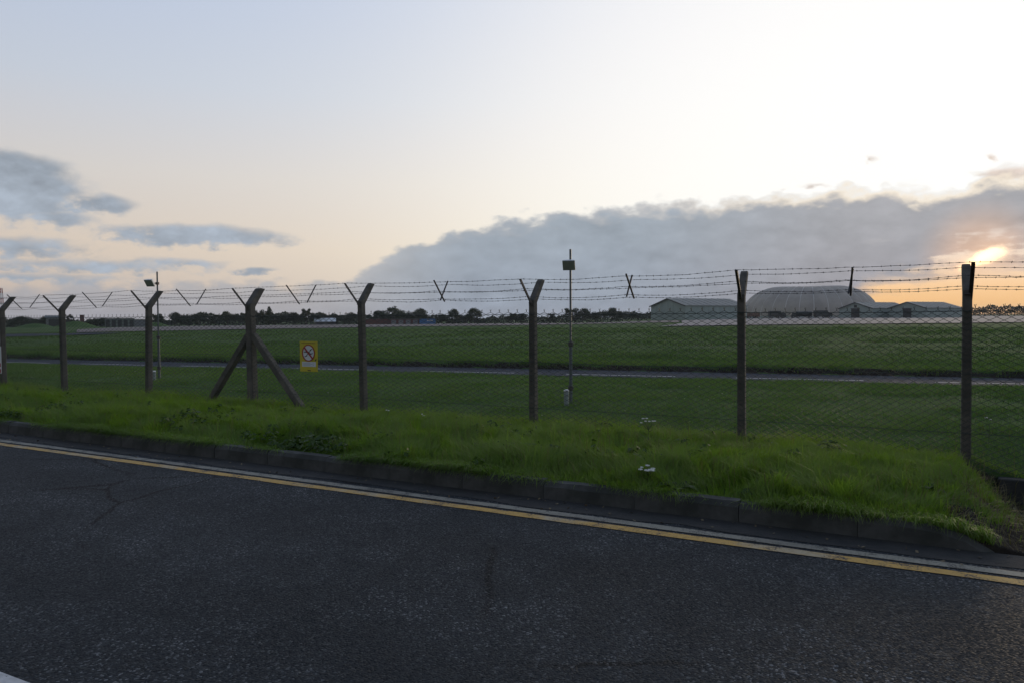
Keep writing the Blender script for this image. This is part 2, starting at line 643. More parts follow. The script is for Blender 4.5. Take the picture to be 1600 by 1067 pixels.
def leaf_mat(name, a, b2, trans=.35, straw=None, rough=.55, attr='tone', spec=.25):
    m, t, N, b, tc, out = new_mat(name)
    at = t.nodes.new('ShaderNodeAttribute')
    at.attribute_name = attr
    pos = t.nodes.new('ShaderNodeNewGeometry')
    n1 = N.noise(pos.outputs['Position'], .55, 4, .6)
    f = N.m('ADD', N.m('MULTIPLY', at.outputs['Fac'], .6), N.m('MULTIPLY', N.m('SUBTRACT', n1, .3), .9), clamp=True)
    c = N.mix(f, a, b2)
    n2 = N.noise(pos.outputs['Position'], .11, 5, .65)
    c = N.mix(N.ss(n2, .46, .66, 0, .6), c, N.mix(1.0, c, (1.22, 1.08, .85), 'MULTIPLY'))
    dk = N.m('SUBTRACT', 1.0, N.ss(n2, .34, .50))
    c = N.mix(N.m('MULTIPLY', dk, .7), c, N.mix(1.0, c, (.62, .70, .70), 'MULTIPLY'))
    if straw:
        c = N.mix(N.ss(at.outputs['Fac'], .935, .96), c, straw)
    setv(t, b.inputs['Base Color'], c)
    b.inputs['Roughness'].default_value = rough
    b.inputs['Specular IOR Level'].default_value = spec
    tr = t.nodes.new('ShaderNodeBsdfTranslucent')
    setv(t, tr.inputs['Color'], N.mix(1.0, c, (1.0, 1.12, .55), 'MULTIPLY'))
    mx = t.nodes.new('ShaderNodeMixShader')
    mx.inputs[0].default_value = trans
    t.links.new(b.outputs[0], mx.inputs[1])
    t.links.new(tr.outputs[0], mx.inputs[2])
    t.links.new(mx.outputs[0], out.inputs['Surface'])
    return m


def asphalt_mat(name, lo, hi, chip, cs=80.0, chips=.16, spec=.12, worn=True):
    m, t, N, b, tc, out = new_mat(name)
    co = tc.outputs['Object']
    vo = t.nodes.new('ShaderNodeTexVoronoi')
    vo.inputs['Scale'].default_value = cs
    t.links.new(co, vo.inputs['Vector'])
    sp = t.nodes.new('ShaderNodeSeparateColor')
    t.links.new(vo.outputs['Color'], sp.inputs[0])
    big = N.noise(co, .45, 5, .6)
    mid = N.noise(co, 3.5, 6, .65)
    c = N.mix(N.ss(N.m('ADD', N.m('MULTIPLY', big, .6), N.m('MULTIPLY', mid, .4)), .36, .64), lo, hi)
    c = N.mix(N.ss(sp.outputs[0], .2, .95, 0, .6), c, N.mix(1.0, c, (.42, .42, .42), 'MULTIPLY'))
    wear = N.ss(N.m('ADD', N.m('MULTIPLY', N.noise(co, .9, 5, .65), .7), N.m('MULTIPLY', mid, .3)), .38, .66, .12, 1.0)
    if worn:
        # chippings polished out in the two wheel tracks, oil and damp stains, a few cracks
        dt = t.nodes.new('ShaderNodeVectorMath')
        dt.operation = 'DOT_PRODUCT'
        t.links.new(co, dt.inputs[0])
        dt.inputs[1].default_value = NV
        pw = N.m('ADD', dt.outputs['Value'], N.m('MULTIPLY', N.m('SUBTRACT', big, .5), .5))
        tr = N.m('MAXIMUM', N.ss(N.m('ABSOLUTE', N.m('SUBTRACT', pw, 4.75)), .15, .55, 1, 0), N.ss(N.m('ABSOLUTE', N.m('SUBTRACT', pw, 3.05)), .15, .55, 1, 0))
        c = N.mix(N.m('MULTIPLY', tr, .35), c, tuple(x * .62 for x in lo))
        wear = N.m('MULTIPLY', wear, N.m('SUBTRACT', 1.0, N.m('MULTIPLY', tr, .45)))
        stain = N.ss(N.noise(co, .28, 6, .7), .56, .68)
        c = N.mix(N.m('MULTIPLY', stain, .55), c, tuple(x * .45 for x in lo))
        ck = t.nodes.new('ShaderNodeTexVoronoi')
        ck.feature = 'DISTANCE_TO_EDGE'
        ck.inputs['Scale'].default_value = .55
        wv = N.mix(.16, co, N.noise(co, 2.2, 5, .65, out=1))
        t.links.new(wv, ck.inputs['Vector'])
        crack = N.m('MULTIPLY', N.ss(ck.outputs['Distance'], .004, .016, 1, 0), N.ss(N.noise(co, .35, 3, .5), .50, .60))
        c = N.mix(crack, c, (.006, .006, .006))
    c = N.mix(N.m('MULTIPLY', N.ss(sp.outputs[1], 1.0 - chips, 1.0), wear), c, chip)
    setv(t, b.inputs['Base Color'], c)
    setv(t, b.inputs['Roughness'], N.ss(sp.outputs[2], 0, 1, .6, .9))
    b.inputs['Specular IOR Level'].default_value = spec
    h = N.m('ADD', N.m('MULTIPLY', N.ss(vo.outputs['Distance'], 0, .7, 1, 0), N.m('ADD', .35, sp.outputs[0])), N.m('MULTIPLY', N.noise(co, 30, 3, .6), .6))
    bump(t, b, h, .7, .009)
    return m


def paint_mat(name, a, worn, under, loss=.60):
    m, t, N, b, tc, out = new_mat(name)
    co = tc.outputs['Object']
    n1 = N.noise(co, 1.3, 5, .6)
    c = N.mix(N.ss(n1, .46, .62), a, worn)
    n2 = N.noise(co, 70, 4, .7)
    n3 = N.noise(co, 5.0, 5, .65)
    f = N.ss(N.m('ADD', N.m('MULTIPLY', n2, .55), N.m('MULTIPLY', n3, .45)), loss - .07, loss + .03)
    c = N.mix(N.ss(N.noise(co, 16, 5, .6), .4, .7, 0, .4), c, tuple(x * .55 for x in a))
    c = N.mix(f, c, under)
    setv(t, b.inputs['Base Color'], c)
    b.inputs['Roughness'].default_value = .7
    bump(t, b, n2, .5, .004)
    return m


def ground_mat():
    m, t, N, b, tc, out = new_mat('turf')
    co = tc.outputs['Object']
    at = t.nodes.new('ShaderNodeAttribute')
    at.attribute_name = 'bare'  # bare ditch soil, and the painted shade on the road bank
    n0 = N.noise(co, .018, 5, .6)
    n1 = N.noise(co, .16, 6, .65)
    n2 = N.noise(co, 2.3, 6, .7)
    n3 = N.noise(co, 38, 4, .7)
    g = N.mix(N.ss(n1, .35, .65), (.064, .128, .034), (.088, .154, .045))
    g = N.mix(N.ss(n0, .42, .62, 0, .6), g, (.080, .124, .038))
    g = N.mix(N.ss(n2, .4, .7, 0, .55), g, (.032, .058, .014))
    g = N.mix(N.ss(n3, .5, .75, 0, .5), g, (.090, .140, .044))
    soil = N.mix(N.ss(n2, .35, .65), (.022, .019, .015), (.046, .039, .031))  # this dark tone also colours the bank face in place of its shade
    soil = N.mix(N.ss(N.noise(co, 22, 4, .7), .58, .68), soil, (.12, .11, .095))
    c = N.mix(N.ss(N.m('ADD', at.outputs['Fac'], N.m('MULTIPLY', N.m('SUBTRACT', n2, .5), .8)), .3, .6), g, soil)  # ditch soil, and the painted shade of the road bank
    setv(t, b.inputs['Base Color'], c)
    b.inputs['Roughness'].default_value = .95
    b.inputs['Specular IOR Level'].default_value = .1
    bump(t, b, N.m('ADD', n3, N.m('MULTIPLY', n2, 2.0)), .8, .05)
    return m


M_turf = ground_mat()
M_road = asphalt_mat('asphalt', (.0230, .0275, .0312), (.036, .0418, .046), (.20, .21, .215))
M_road2 = asphalt_mat('old_asphalt', (.058, .066, .082), (.078, .088, .106), (.16, .16, .16), cs=60, worn=False, spec=.03)
M_gutter = plain('gutter_dirt', (.018, .019, .018), (.032, .031, .028), 6, .9, 0, .6, .01, fine=60)
M_yellow = paint_mat('yellow_paint', (.52, .31, .065), (.40, .33, .21), (.03, .03, .03), .58)
M_greyline = paint_mat('faded_line_paint', (.245, .235, .185), (.185, .175, .14), (.03, .03, .03), .57)
M_white = paint_mat('white_paint', (.55, .55, .54), (.42, .42, .41), (.05, .05, .05), .61)
M_kerb = plain('weathered_kerb', (.078, .080, .076), (.030, .034, .029), 3.2, .9, 0, .5, .006, fine=45)
M_post = plain('post_concrete', (.13, .118, .098), (.060, .058, .050), 3.0, .9, 0, .5, .006, fine=40)
M_wall = plain('damp_concrete', (.042, .043, .04), (.022, .024, .021), 2.5, .9, 0, .5, .008, fine=30)
M_mesh = plain('green_coated_wire', (.040, .055, .046), (.024, .034, .03), 9, .55)
M_galv = plain('galvanised_wire', (.13, .125, .12), (.065, .06, .055), 20, .55, .5)
M_arm = plain('rusty_angle_steel', (.10, .085, .075), (.05, .05, .05), 10, .6, .4)
M_pole = plain('painted_pole', (.12, .14, .15), (.085, .10, .11), 6, .45, .3)
M_apron = plain('apron_concrete', (.26, .235, .22), (.20, .187, .18), .05, .85, fine=.6)
M_runway = plain('runway_surface', (.16, .128, .12), (.12, .105, .10), .04, .85, fine=.5)

# ------------------------------------------------------------------ ground
def axis(parts):
    out = []
    for a, b, st in parts:
        n = max(1, int(round((b - a) / st)))
        out += list(np.linspace(a, b, n, endpoint=False))
    return np.array(sorted(set(np.round(out, 4))))


def build_ground():
    pa = axis([(-1800, -900, 450), (-900, -100, 150), (-100, -14, 20), (-14, 6.0, 4), (6.0, 6.41, .41), (6.41, 6.44, .03), (6.44, 11, .1), (11, 40, .28), (40, 60, 1.0),
               (60, 150, 4), (150, 700, 25), (700, 1900, 200)])
    sa = axis([(-1900, -400, 120), (-400, -80, 14), (-80, -45, 1.5), (-45, -16, .4), (-16, 6, .22), (6, 25, .5), (25, 80, 2.5), (80, 400, 15),
               (400, 1901, 120)])
    pp, ss_ = np.meshgrid(pa, sa, indexing='ij')
    X = pp * NV.x + ss_ * U.x
    Y = pp * NV.y + ss_ * U.y
    Z = ground_z(X, Y)
    V = np.stack([X.ravel(), Y.ravel(), Z.ravel()], 1)
    a, b = len(pa), len(sa)
    i, j = np.meshgrid(np.arange(a - 1), np.arange(b - 1), indexing='ij')
    k = (i * b + j).ravel()
    F = np.stack([k, k + 1, k + b + 1, k + b], 1)[:, ::-1]
    me = fast_mesh('ground', V, F, M_turf, {'bare': np.maximum(bare_mask(pp, ss_), bank_shade(X, Y) * (pp > 12)).ravel()})  # ditch soil mask joined with the painted bank shade
    for q in me.polygons:
        q.use_smooth = True
    o = link('ground', me)
    tag(o, 'green turf of the verge and airfield reaching to the horizon', kind='structure')


def strip(name, p0, p1, s0, s1, z, mat, ds=.6, parent=None, jag=0.0):
    """sheet along the road, edges a touch uneven"""
    sN = max(2, int((s1 - s0) / ds))
    ss_ = np.linspace(s0, s1, sN + 1)
    mb = MB()
    for k, s in enumerate(ss_):
        j0 = (rng.random() - .5) * jag
        j1 = (rng.random() - .5) * jag
        mb.v.append(tuple(W(p0 + j0, s, z)))
        mb.v.append(tuple(W(p1 + j1, s, z)))
    for k in range(sN):
        mb.f.append((2 * k, 2 * k + 2, 2 * k + 3, 2 * k + 1))
    me = mb.mesh(name, mat)
    for q in me.polygons:
        if q.normal.z < 0:
            q.flip()
    return link(name, me, parent)


build_ground()
road = strip('road', -9.0, 6.40, -160, 90, 0.0, M_road, 8)
tag(road, 'dark asphalt road in the foreground', kind='structure')
gut = strip('gutter', 6.07, 6.395, -120, 60, 0.004, M_gutter, .35, road, .10)
y1 = strip('yellow_line', 5.705, 5.822, -120, 60, 0.005, M_yellow, .25, road, .012)
y2 = strip('faded_line', 5.882, 5.990, -120, 60, 0.0055, M_greyline, .25, road, .012)
for k in range(-9, 6):
    strip('centre_line', 1.86, 2.00, -6.35 + k * 6.0 + 1.3, -6.35 + k * 6.0 + 4.3, 0.005, M_white, .3, road, .012)

# perimeter road inside the fence
def rp(t, q, z):
    v = R1 + RD * t + RM * q
    return (v.x, v.y, z)


mb = MB()
for k, t in enumerate(np.linspace(-160, 120, 281)):
    mb.v += [rp(t, -1.1 + .05 * math.sin(t * 1.7), -.045), rp(t, 1.53, -.045)]
for k in range(280):
    mb.f.append((2 * k, 2 * k + 2, 2 * k + 3, 2 * k + 1))
peri = mb.obj('perimeter_road', M_road2)
tag(peri, 'narrow grey perimeter road inside the fence', kind='structure')


def t_on(x, q=-.45):
    d = ray(x, 590)
    base = (R1 + RM * q).dot(RM)
    k = base / d.dot(RM)
    return (Vector((d.x * k, d.y * k, 0)) - R1).dot(RD)


per = t_on(1150) - t_on(885)
for k in range(-7, 6):
    t0 = t_on(885) + per * k
    t1 = t0 + (t_on(1055) - t_on(885))
    mb = MB()
    mb.v += [rp(t0, -.51, -.039), rp(t1, -.51, -.039), rp(t1, -.39, -.039), rp(t0, -.39, -.039)]
    mb.f.append((0, 1, 2, 3))
    mb.obj('road_dash', M_white, peri)


def ground_poly(name, pix, mat, dz, label, sub=True):
    """flat paving given by its corners in plan; follows the gently falling field"""
    pts = []
    for (x, y) in pix:
        v = None
        z = .15
        for _ in range(12):
            v = gp(x, y, z)
            z = gz(v.x, v.y)
        pts.append(Vector((v.x, v.y, 0)))
    bm = bmesh.new()
    vs = [bm.verts.new(q) for q in pts]
    f = bm.faces.new(vs)
    bmesh.ops.triangulate(bm, faces=[f])
    for _ in range(4):
        es = [e for e in bm.edges if e.calc_length() > 9]
        if not es:
            break
        bmesh.ops.subdivide_edges(bm, edges=es, cuts=1)
        bmesh.ops.triangulate(bm, faces=bm.faces)
    for q in bm.verts:
        q.co.z = gz(q.co.x, q.co.y) + dz
    bmesh.ops.recalc_face_normals(bm, faces=bm.faces)
    me = bpy.data.meshes.new(name)
    bm.to_mesh(me)
    bm.free()
    for q in me.polygons:
        if q.normal.z < 0:
            q.flip()
    me.materials.append(mat)
    o = link(name, me)
    tag(o, label, kind='structure')
    return o


ground_poly('runway', [(120, 520.5), (300, 517), (420, 514.8), (640, 511), (800, 509.5), (850, 508.3), (1000, 505.2), (1062, 504.2), (1062, 501.3),
                       (1000, 502.4), (850, 504.6), (640, 506.2), (420, 508.6), (300, 510), (120, 516)], M_runway, .09,
            'pinkish pale runway strip across the far side of the field')
ground_poly('apron', [(1030, 511.3), (1180, 509), (1400, 506.8), (1650, 504), (1950, 501.6), (1950, 493.2), (1500, 494.2), (1380, 495.6), (1170, 498.2), (1064, 501.2),
                      (1066, 506.3), (1050, 508.8)], M_apron, .13, 'pale concrete apron in front of the hangars')
ground_poly('taxiway', [(-260, 530), (30, 527), (150, 523.4), (190, 521.2), (150, 520.9), (30, 523.2), (-260, 526)], M_road2, .07,
            'grey taxiway crossing the left of the field')

# ------------------------------------------------------------------ kerb of separate stones
kerb = empty('kerb', W(P_KERB, 0, 0))
tag(kerb, 'weathered concrete kerb along the verge', kind='structure')


def kerb_mesh(name, endcap=False, seed=0):
    r = random.Random(seed)
    L, n = .911, 5
    mb = MB()
    # cross-section across the kerb (0 = road face), half battered front
    prof = [(0.0, -.12), (.006, .125), (.034, .168), (.125, .172), (.125, -.12)]
    rings = []
    for i in range(n + 1):
        x = L * i / n
        drop = 0.0
        if endcap:
            drop = .165 * (i / n) ** 4.5
        j = r.uniform(-.004, .004)
        rings.append([(x, y + (j if y < .1 else 0), (z - drop if z > 0 else z) + r.uniform(-.006, .005)) for (y, z) in prof])
    vs = [q for rg in rings for q in rg]
    m = len(prof)
    fs = []
    for i in range(n):
        for k in range(m):
            fs.append((i * m + k, (i + 1) * m + k, (i + 1) * m + (k + 1) % m, i * m + (k + 1) % m))
    fs.append(tuple(range(m)))
    fs.append(tuple(n * m + k for k in range(m))[::-1])
    mb.add(vs, fs)
    return mb.mesh(name, M_kerb)


KM = [kerb_mesh('kerb_stone', False, k) for k in range(5)]
KEND = kerb_mesh('dropped_kerb_stone', True, 9)
s = .60 - .915
first = True
k = 0
while s > -62:
    o = link('kerb_stone', KEND if first else KM[random.randrange(5)], kerb)
    Mx = FR.copy()
    o.matrix_basis = Matrix.Translation(W(0, s + .915 / 2 - .4525, random.uniform(-.005, .004)) + NV * random.uniform(-.005, .005)) @ (FR @ Matrix.Rotation(random.uniform(-.010, .010), 3, 'Y') @ Matrix.Rotation(random.uniform(-.006, .006), 3, 'Z')).to_4x4()
    if first:
        o['label'] = 'dropped end stone of the kerb, half buried in soil'
    first = False
    s -= .915

# ------------------------------------------------------------------ low wall under the fence at the right edge
mb = MB()
for k in range(7):
    a, b = .98 + k * .62, .98 + (k + 1) * .62 - .012
    mb = MB()
    if k == 0:
        wall = empty('culvert_headwall', W(P_FENCE, .98, -.6))
        tag(wall, 'low dark concrete wall under the fence at the right edge of the verge', 'wall')
    z1 = -.145 + random.uniform(-.006, .006)
    mb.box((a - .98, -.13 + random.uniform(-.005, .005), -.3), (b - .98, .13, .6 + z1))
    o = mb.obj('concrete_block', M_wall, wall, bevel=.012)
    o.matrix_basis = FR.to_4x4()

# ------------------------------------------------------------------ fence
POSTX = [98, 230, 393, 567, 833, 1160, 1512]
PS = [s_at(x, P_FENCE) for x in POSTX]
st = (PS[-1] - PS[0]) / 6
PS = [s_at(3, P_FENCE) - st, s_at(3, P_FENCE)] + PS + [PS[-1] + st, PS[-1] + 2 * st]
STRAIN = 4      # index of the braced post
fence = empty('security_fence', W(P_FENCE, PS[STRAIN], gz(*W(P_FENCE, PS[STRAIN]).xy)))
tag(fence, 'chain-link fence on cranked concrete posts topped with barbed wire', 'fence')
FL = fence.location.copy()


def into_fence(o, M):
    o.parent = fence
    o.matrix_basis = Matrix.Translation(-FL) @ M


def post_mesh(a, seed, along=1.0):
    r = random.Random(seed)
    h = a / 2
    c = h * .22
    mb = MB()
    # (across, up) of section centres; the head cranks away from the road and is cut level
    ring0 = [(-h + c, -h), (h - c, -h), (h, -h + c), (h, h - c), (h - c, h), (-h + c, h), (-h, h - c), (-h, -h + c)]
    ring0 = [(dx * along, dy) for dx, dy in ring0]
    rings = []
    sl = math.tan(R(40))           # crank leans this much across per metre up
    for (z, f) in ((-.45, 1.06), (.5, 1.04), (1.2, 1.01), (1.72, .99)):
        rings.append([(dx * f, dy * f, z + r.uniform(-.002, .002)) for dx, dy in ring0])
    rings.append([(dx * .98, dy * .98, 1.985 - dy * math.tan(R(20))) for dx, dy in ring0])
    rings.append([(dx * .94, dy * .98 + .30 * sl, 2.30 - dy * .12 + r.uniform(-.003, .003)) for dx, dy in ring0])
    rings.append([(dx * .86, dy * .86 + .335 * sl, 2.325 - dy * .10) for dx, dy in ring0])
    vs = [q for rg in rings for q in rg]
    fs = []
    for i in range(len(rings) - 1):
        for k in range(8):
            fs.append((i * 8 + k, i * 8 + (k + 1) % 8, (i + 1) * 8 + (k + 1) % 8, (i + 1) * 8 + k))
    fs.append(tuple(range(8))[::-1])
    fs.append(tuple((len(rings) - 1) * 8 + k for k in range(8)))
    mb.add(vs, fs)
    return mb.mesh('post', M_post)


POSTM = post_mesh(.116, 1, .86)
STRAINM = post_mesh(.150, 2)
# steel angle arm leaning to the road side
mb = MB()
Ma = Matrix.Translation((0, -.06, 1.95)) @ Matrix.Rotation(R(43.5), 4, 'X')
mb.box((-.020, -.003, -.06), (.020, .003, .50), Ma)
mb.box((.0145, -.036, -.06), (.020, -.0032, .50), Ma)
ARMM = mb.mesh('steel_arm', M_arm)
mb = MB()
mb.tube([(-.03, -.075, 1.96), (.03, -.075, 1.96)], .012, 6)
BOLTM = mb.mesh('bolt', M_arm)

JIT = {}
for i, s in enumerate(PS):
    g = 0.0
    o = link('post', STRAINM if i == STRAIN else POSTM)
    lean = Matrix.Rotation(random.uniform(-.012, .012), 4, 'X') @ Matrix.Rotation(random.uniform(-.014, .014), 4, 'Y') @ Matrix.Rotation(random.uniform(-.05, .05), 4, 'Z')
    zz = random.uniform(-.025, .025)
    if i == STRAIN:
        o['label'] = 'thicker straining post braced by two raking struts'
        zz = .0
    if i == 8:
        lean = Matrix.Rotation(-.004, 4, 'Y')
    into_fence(o, Matrix.Translation(W(P_FENCE, s, zz)) @ FR.to_4x4() @ lean)
    a = link('steel_arm', ARMM, o)
    if i == 8:
        a.location = (.03, .01, 0)
    if i == STRAIN:
        a.location = (0, -.02, .0)
    b = link('bolt', BOLTM, o)
    if i == STRAIN:
        b.location = (0, -.02, .0)
    JIT[i] = zz

# raking struts of the straining post
for sg, dx in ((-1, s_at(325, P_FENCE) - PS[STRAIN]), (1, s_at(473, P_FENCE) - PS[STRAIN])):
    mb = MB()
    A = Vector((sg * .06, -.01, 1.42))
    B = Vector((dx * 1.04, -.02, -.02))
    d = (A - B).normalized()
    B = B - d * .3
    w = .062
    sd = Vector((0, 1, 0))
    up = d.cross(sd).normalized()
    q = []
    for P_ in (B, A):
        for (a_, b_) in ((-1, -1), (1, -1), (1, 1), (-1, 1)):
            q.append(P_ + sd * a_ * w + up * b_ * w)
    mb.add(q, [(0, 1, 2, 3), (4, 5, 6, 7), (0, 1, 5, 4), (1, 2, 6, 5), (2, 3, 7, 6), (3, 0, 4, 7)])
    o = link('raking_strut', mb.mesh('raking_strut', M_post, bevel=.012))
    into_fence(o, Matrix.Translation(W(P_FENCE, PS[STRAIN], 0)) @ FR.to_4x4())


# chain link, one panel for each bay (3 m nominal)
def chain_panel():
    hw = .0357
    nw = 42
    zb, zt = -.12, 1.83
    nz = int((zt - zb) / hw)
    segs = []
    for k in range(nw):
        x0 = (k + .5) * 2 * hw
        zs = zb + np.arange(nz + 1) * hw
        sgn = np.where((np.arange(nz + 1) + k) % 2 == 0, 1.0, -1.0)
        xs = x0 + sgn * hw
        ys = (.0025 * sgn)
        P_ = np.stack([xs, ys, zs], 1)
        segs.append(np.stack([P_[:-1], P_[1:]], 1))
        # knuckled spike above the top row
        if sgn[-1] > 0:
            top = P_[-1]
            segs.append(np.array([[top, top + np.array([.008, 0, .046])]]))
            segs.append(np.array([[top + np.array([.004, .003, .0]), top + np.array([-.012, .003, .042])]]))
    S = np.concatenate(segs, 0)
    A, B = S[:, 0], S[:, 1]
    d = B - A
    d /= np.linalg.norm(d, axis=1)[:, None]
    e1 = np.cross(d, np.array([0, 1.0, 0]))
    e1 /= np.linalg.norm(e1, axis=1)[:, None]
    e2 = np.cross(d, e1)
    r = .0035
    vs, n = [], 3
    for E in (A, B):
        for k in range(n):
            th = 2 * math.pi * k / n
            vs.append(E + (e1 * math.cos(th) + e2 * math.sin(th)) * r)
    V = np.stack(vs, 1).reshape(-1, 3)
    m = len(A)
    b = np.arange(m) * 6
    F = np.concatenate([np.stack([b + k, b + (k + 1) % 3, b + 3 + (k + 1) % 3, b + 3 + k], 1) for k in range(3)], 0)
    return fast_mesh('mesh_panel', V, F, M_mesh)


PANEL = chain_panel()
for i in range(len(PS) - 1):
    o = link('mesh_panel', PANEL)
    L = PS[i + 1] - PS[i]
    z0 = random.uniform(-.012, .012)
    Mx = Matrix.Translation(W(P_FENCE - .073, PS[i], z0)) @ FR.to_4x4() @ Matrix.Diagonal((L / (42 * 2 * .0357), 1, 1, 1))
    into_fence(o, Mx)
# line wires
for zc in (.35, 1.05, 1.785):
    mb = MB()
    pts = []
    for i in range(len(PS) - 1):
        for f in (0, .25, .5, .75):
            s = PS[i] * (1 - f) + PS[i + 1] * f
            sag = .012 * math.sin(math.pi * f) if zc > 1 else .004
            pts.append(W(P_FENCE - .079, s, zc - sag))
    pts.append(W(P_FENCE - .079, PS[-1], zc))
    mb.tube(pts, .0032 if zc < 1.5 else .0042, 4)
    o = link('line_wire', mb.mesh('line_wire', M_mesh))
    into_fence(o, Matrix.Identity(4))

# barbed wire: three strands on each side of the Y
STR = [(-.385, 2.315), (-.255, 2.175), (-.13, 2.055), (.28, 2.290), (.185, 2.165), (.075, 2.025)]


def strand(off, z, seed):
    r = random.Random(seed)
    mb = MB()
    pts = []
    for i in range(len(PS) - 1):
        L = PS[i + 1] - PS[i]
        d0 = r.uniform(.0, .03)
        m0 = r.uniform(-.012, .012)
        n = 14
        for k in range(n):
            f = k / n
            # held at mid-bay by the spacer, slack in the two halves
            sag = d0 * abs(math.sin(2 * math.pi * f)) + .012 * math.sin(math.pi * f)
            jj = JIT[i] * (1 - f) + JIT[i + 1] * f
            pts.append((W(P_FENCE + off, PS[i] + L * f, z + jj - sag + m0 * math.sin(math.pi * f) + r.uniform(-.0035, .0035))))
    pts.append(W(P_FENCE + off, PS[-1], z))
    # two twisted wires
    tw = [[], []]
    acc = 0.0
    for i in range(len(pts) - 1):
        for k in range(4):
            q = pts[i].lerp(pts[i + 1], k / 4)
            a = acc
            acc += 1.35
            for h in (0, 1):
                an = a + math.pi * h
                tw[h].append(q + NV * .0022 * math.cos(an) + Vector((0, 0, .0022 * math.sin(an))))
    for h in (0, 1):
        mb.tube(tw[h], .0019, 3)
    # barbs every 10 cm
    ln = 0.0
    nxt = .05
    for i in range(len(pts) - 1):
        a, b = pts[i], pts[i + 1]
        sl = (b - a).length
        while nxt < ln + sl:
            q = a.lerp(b, (nxt - ln) / sl)
            t = (b - a).normalized()
            mb.tube([q - t * .009, q + t * .009], .0046, 4)
            for _ in range(2):
                th = r.uniform(0, 6.28)
                dd = NV * math.cos(th) + Vector((0, 0, math.sin(th))) + t * r.uniform(-.35, .35)
                mb.tube([q - dd * .0145, q + dd * .0145], .0016, 3)
            nxt += .1
        ln += sl
    me = mb.mesh('barbed_wire', M_galv, fix=False)
    o = link('barbed_wire', me)
    into_fence(o, Matrix.Identity(4))


for k, (off, z) in enumerate(STR):
    strand(off, z, 40 + k)

# steel spacers holding the strands at mid-bay
for i in range(len(PS) - 1):
    sm = (PS[i] + PS[i + 1]) / 2
    if i == 1:
        sm = s_at(43, P_FENCE)
    if i == 2:
        sm = s_at(155, P_FENCE)
    for side in (0, 1):
        if side == 0:
            a, b = Vector((0, -.095, 2.00)), Vector((0, -.415, 2.335))
        else:
            a, b = Vector((0, .060, 2.03)), Vector((0, .30, 2.355))
        sh = {5: (.06, -.04), 6: (.135, -.10), 7: (.024, -.018)}.get(i, (random.uniform(-.03, .03),) * 2)[side]
        d = (b - a).normalized()
        up = d.cross(Vector((1, 0, 0)))
        mb = MB()
        q = []
        for P_ in (a, b):
            for (c1, c2) in ((-1, -1), (1, -1), (1, 1), (-1, 1)):
                q.append(P_ + Vector((1, 0, 0)) * c1 * .011 + up * c2 * .006)
        mb.add(q, [(0, 1, 2, 3), (4, 5, 6, 7), (0, 1, 5, 4), (1, 2, 6, 5), (2, 3, 7, 6), (3, 0, 4, 7)])
        o = link('wire_spacer', mb.mesh('wire_spacer', M_arm))
        into_fence(o, Matrix.Translation(W(P_FENCE, sm + sh - (.20 if i == 7 else 0), 0)) @ FR.to_4x4() @ Matrix.Rotation(random.uniform(-.03, .03) + (.09 if i == 7 else 0), 4, 'Y'))

# ------------------------------------------------------------------ lamp poles inside the fence
M_lampglass = plain('lamp_glass', (.24, .26, .25), (.28, .30, .29), 8, .35)
M_lampbody = plain('lamp_body', (.72, .74, .74), (.62, .64, .64), 8, .5)
M_marker = plain('pale_marker', (.26, .30, .28), (.18, .21, .19), 12, .7)
M_cap = plain('white_cap', (.75, .75, .73), (.6, .6, .58), 12, .6)


def lamp_pole(px, py, top_y, label):
    v = gp(px, py, .05)
    z0 = gz(v.x, v.y)
    Y = v.y
    ztop = EYE.z + (ray(px, top_y).z / ray(px, top_y).y) * Y
    root = empty('lamp_pole', (v.x, v.y, z0))
    tag(root, label, 'lamp', 'lamp poles inside the fence')
    H = ztop - z0
    mb = MB()
    mb.tube([(0, 0, -.2), (0, 0, .38 * H)], .034, 10)
    mb.obj('lower_tube', M_pole, root)
    mb = MB()
    mb.tube([(0, 0, .38 * H), (0, 0, H)], .022, 8)
    mb.obj('upper_tube', M_pole, root)
    for zc, rr in ((.385 * H, .052), (.10 * H, .055)):
        mb = MB()
        mb.tube([(0, 0, zc - .05), (0, 0, zc - .035), (0, 0, zc + .035), (0, 0, zc + .05)], [.036, rr, rr, .03], 10)
        mb.obj('collar', M_arm, root)
    # floodlight held towards the fence, looking down at it
    wdir = Vector((-.17, -.985, 0))
    rz = math.atan2(wdir.y, wdir.x)
    lamp = empty('floodlight', (0, 0, H - .33), rz, root)
    mb = MB()
    mb.box((-.03, -.012, -.012), (.20, .012, .012))
    mb.box((-.035, -.035, -.035), (.035, .035, .035))
    mb.obj('bracket', M_arm, lamp)
    T = Matrix.Translation((.31, 0, .02)) @ Matrix.Rotation(R(38), 4, 'Y')
    mb = MB()
    # housing: tapered box, wide at the glass
    q = [Vector(c) for c in ((-.05, -.075, -.07), (-.05, .075, -.07), (-.05, .075, .07), (-.05, -.075, .07), (.045, -.125, -.115), (.045, .125, -.115), (.045, .125, .115), (.045, -.125, .115))]
    mb.add([T @ c for c in q], [(0, 1, 2, 3), (4, 5, 6, 7), (0, 1, 5, 4), (1, 2, 6, 5), (2, 3, 7, 6), (3, 0, 4, 7)])
    mb.obj('housing', M_lampbody, lamp, bevel=.008)
    mb = MB()
    mb.box((.0455, -.118, -.108), (.056, .118, .108), T)
    mb.obj('lens', M_lampglass, lamp)
    return root


lp1 = lamp_pole(892, 629, 390, 'tall thin lamp pole just right of the middle fence post')
lp2 = lamp_pole(249, 592, 425, 'thin lamp pole at the left, beside a fence post, floodlight seen edge-on')


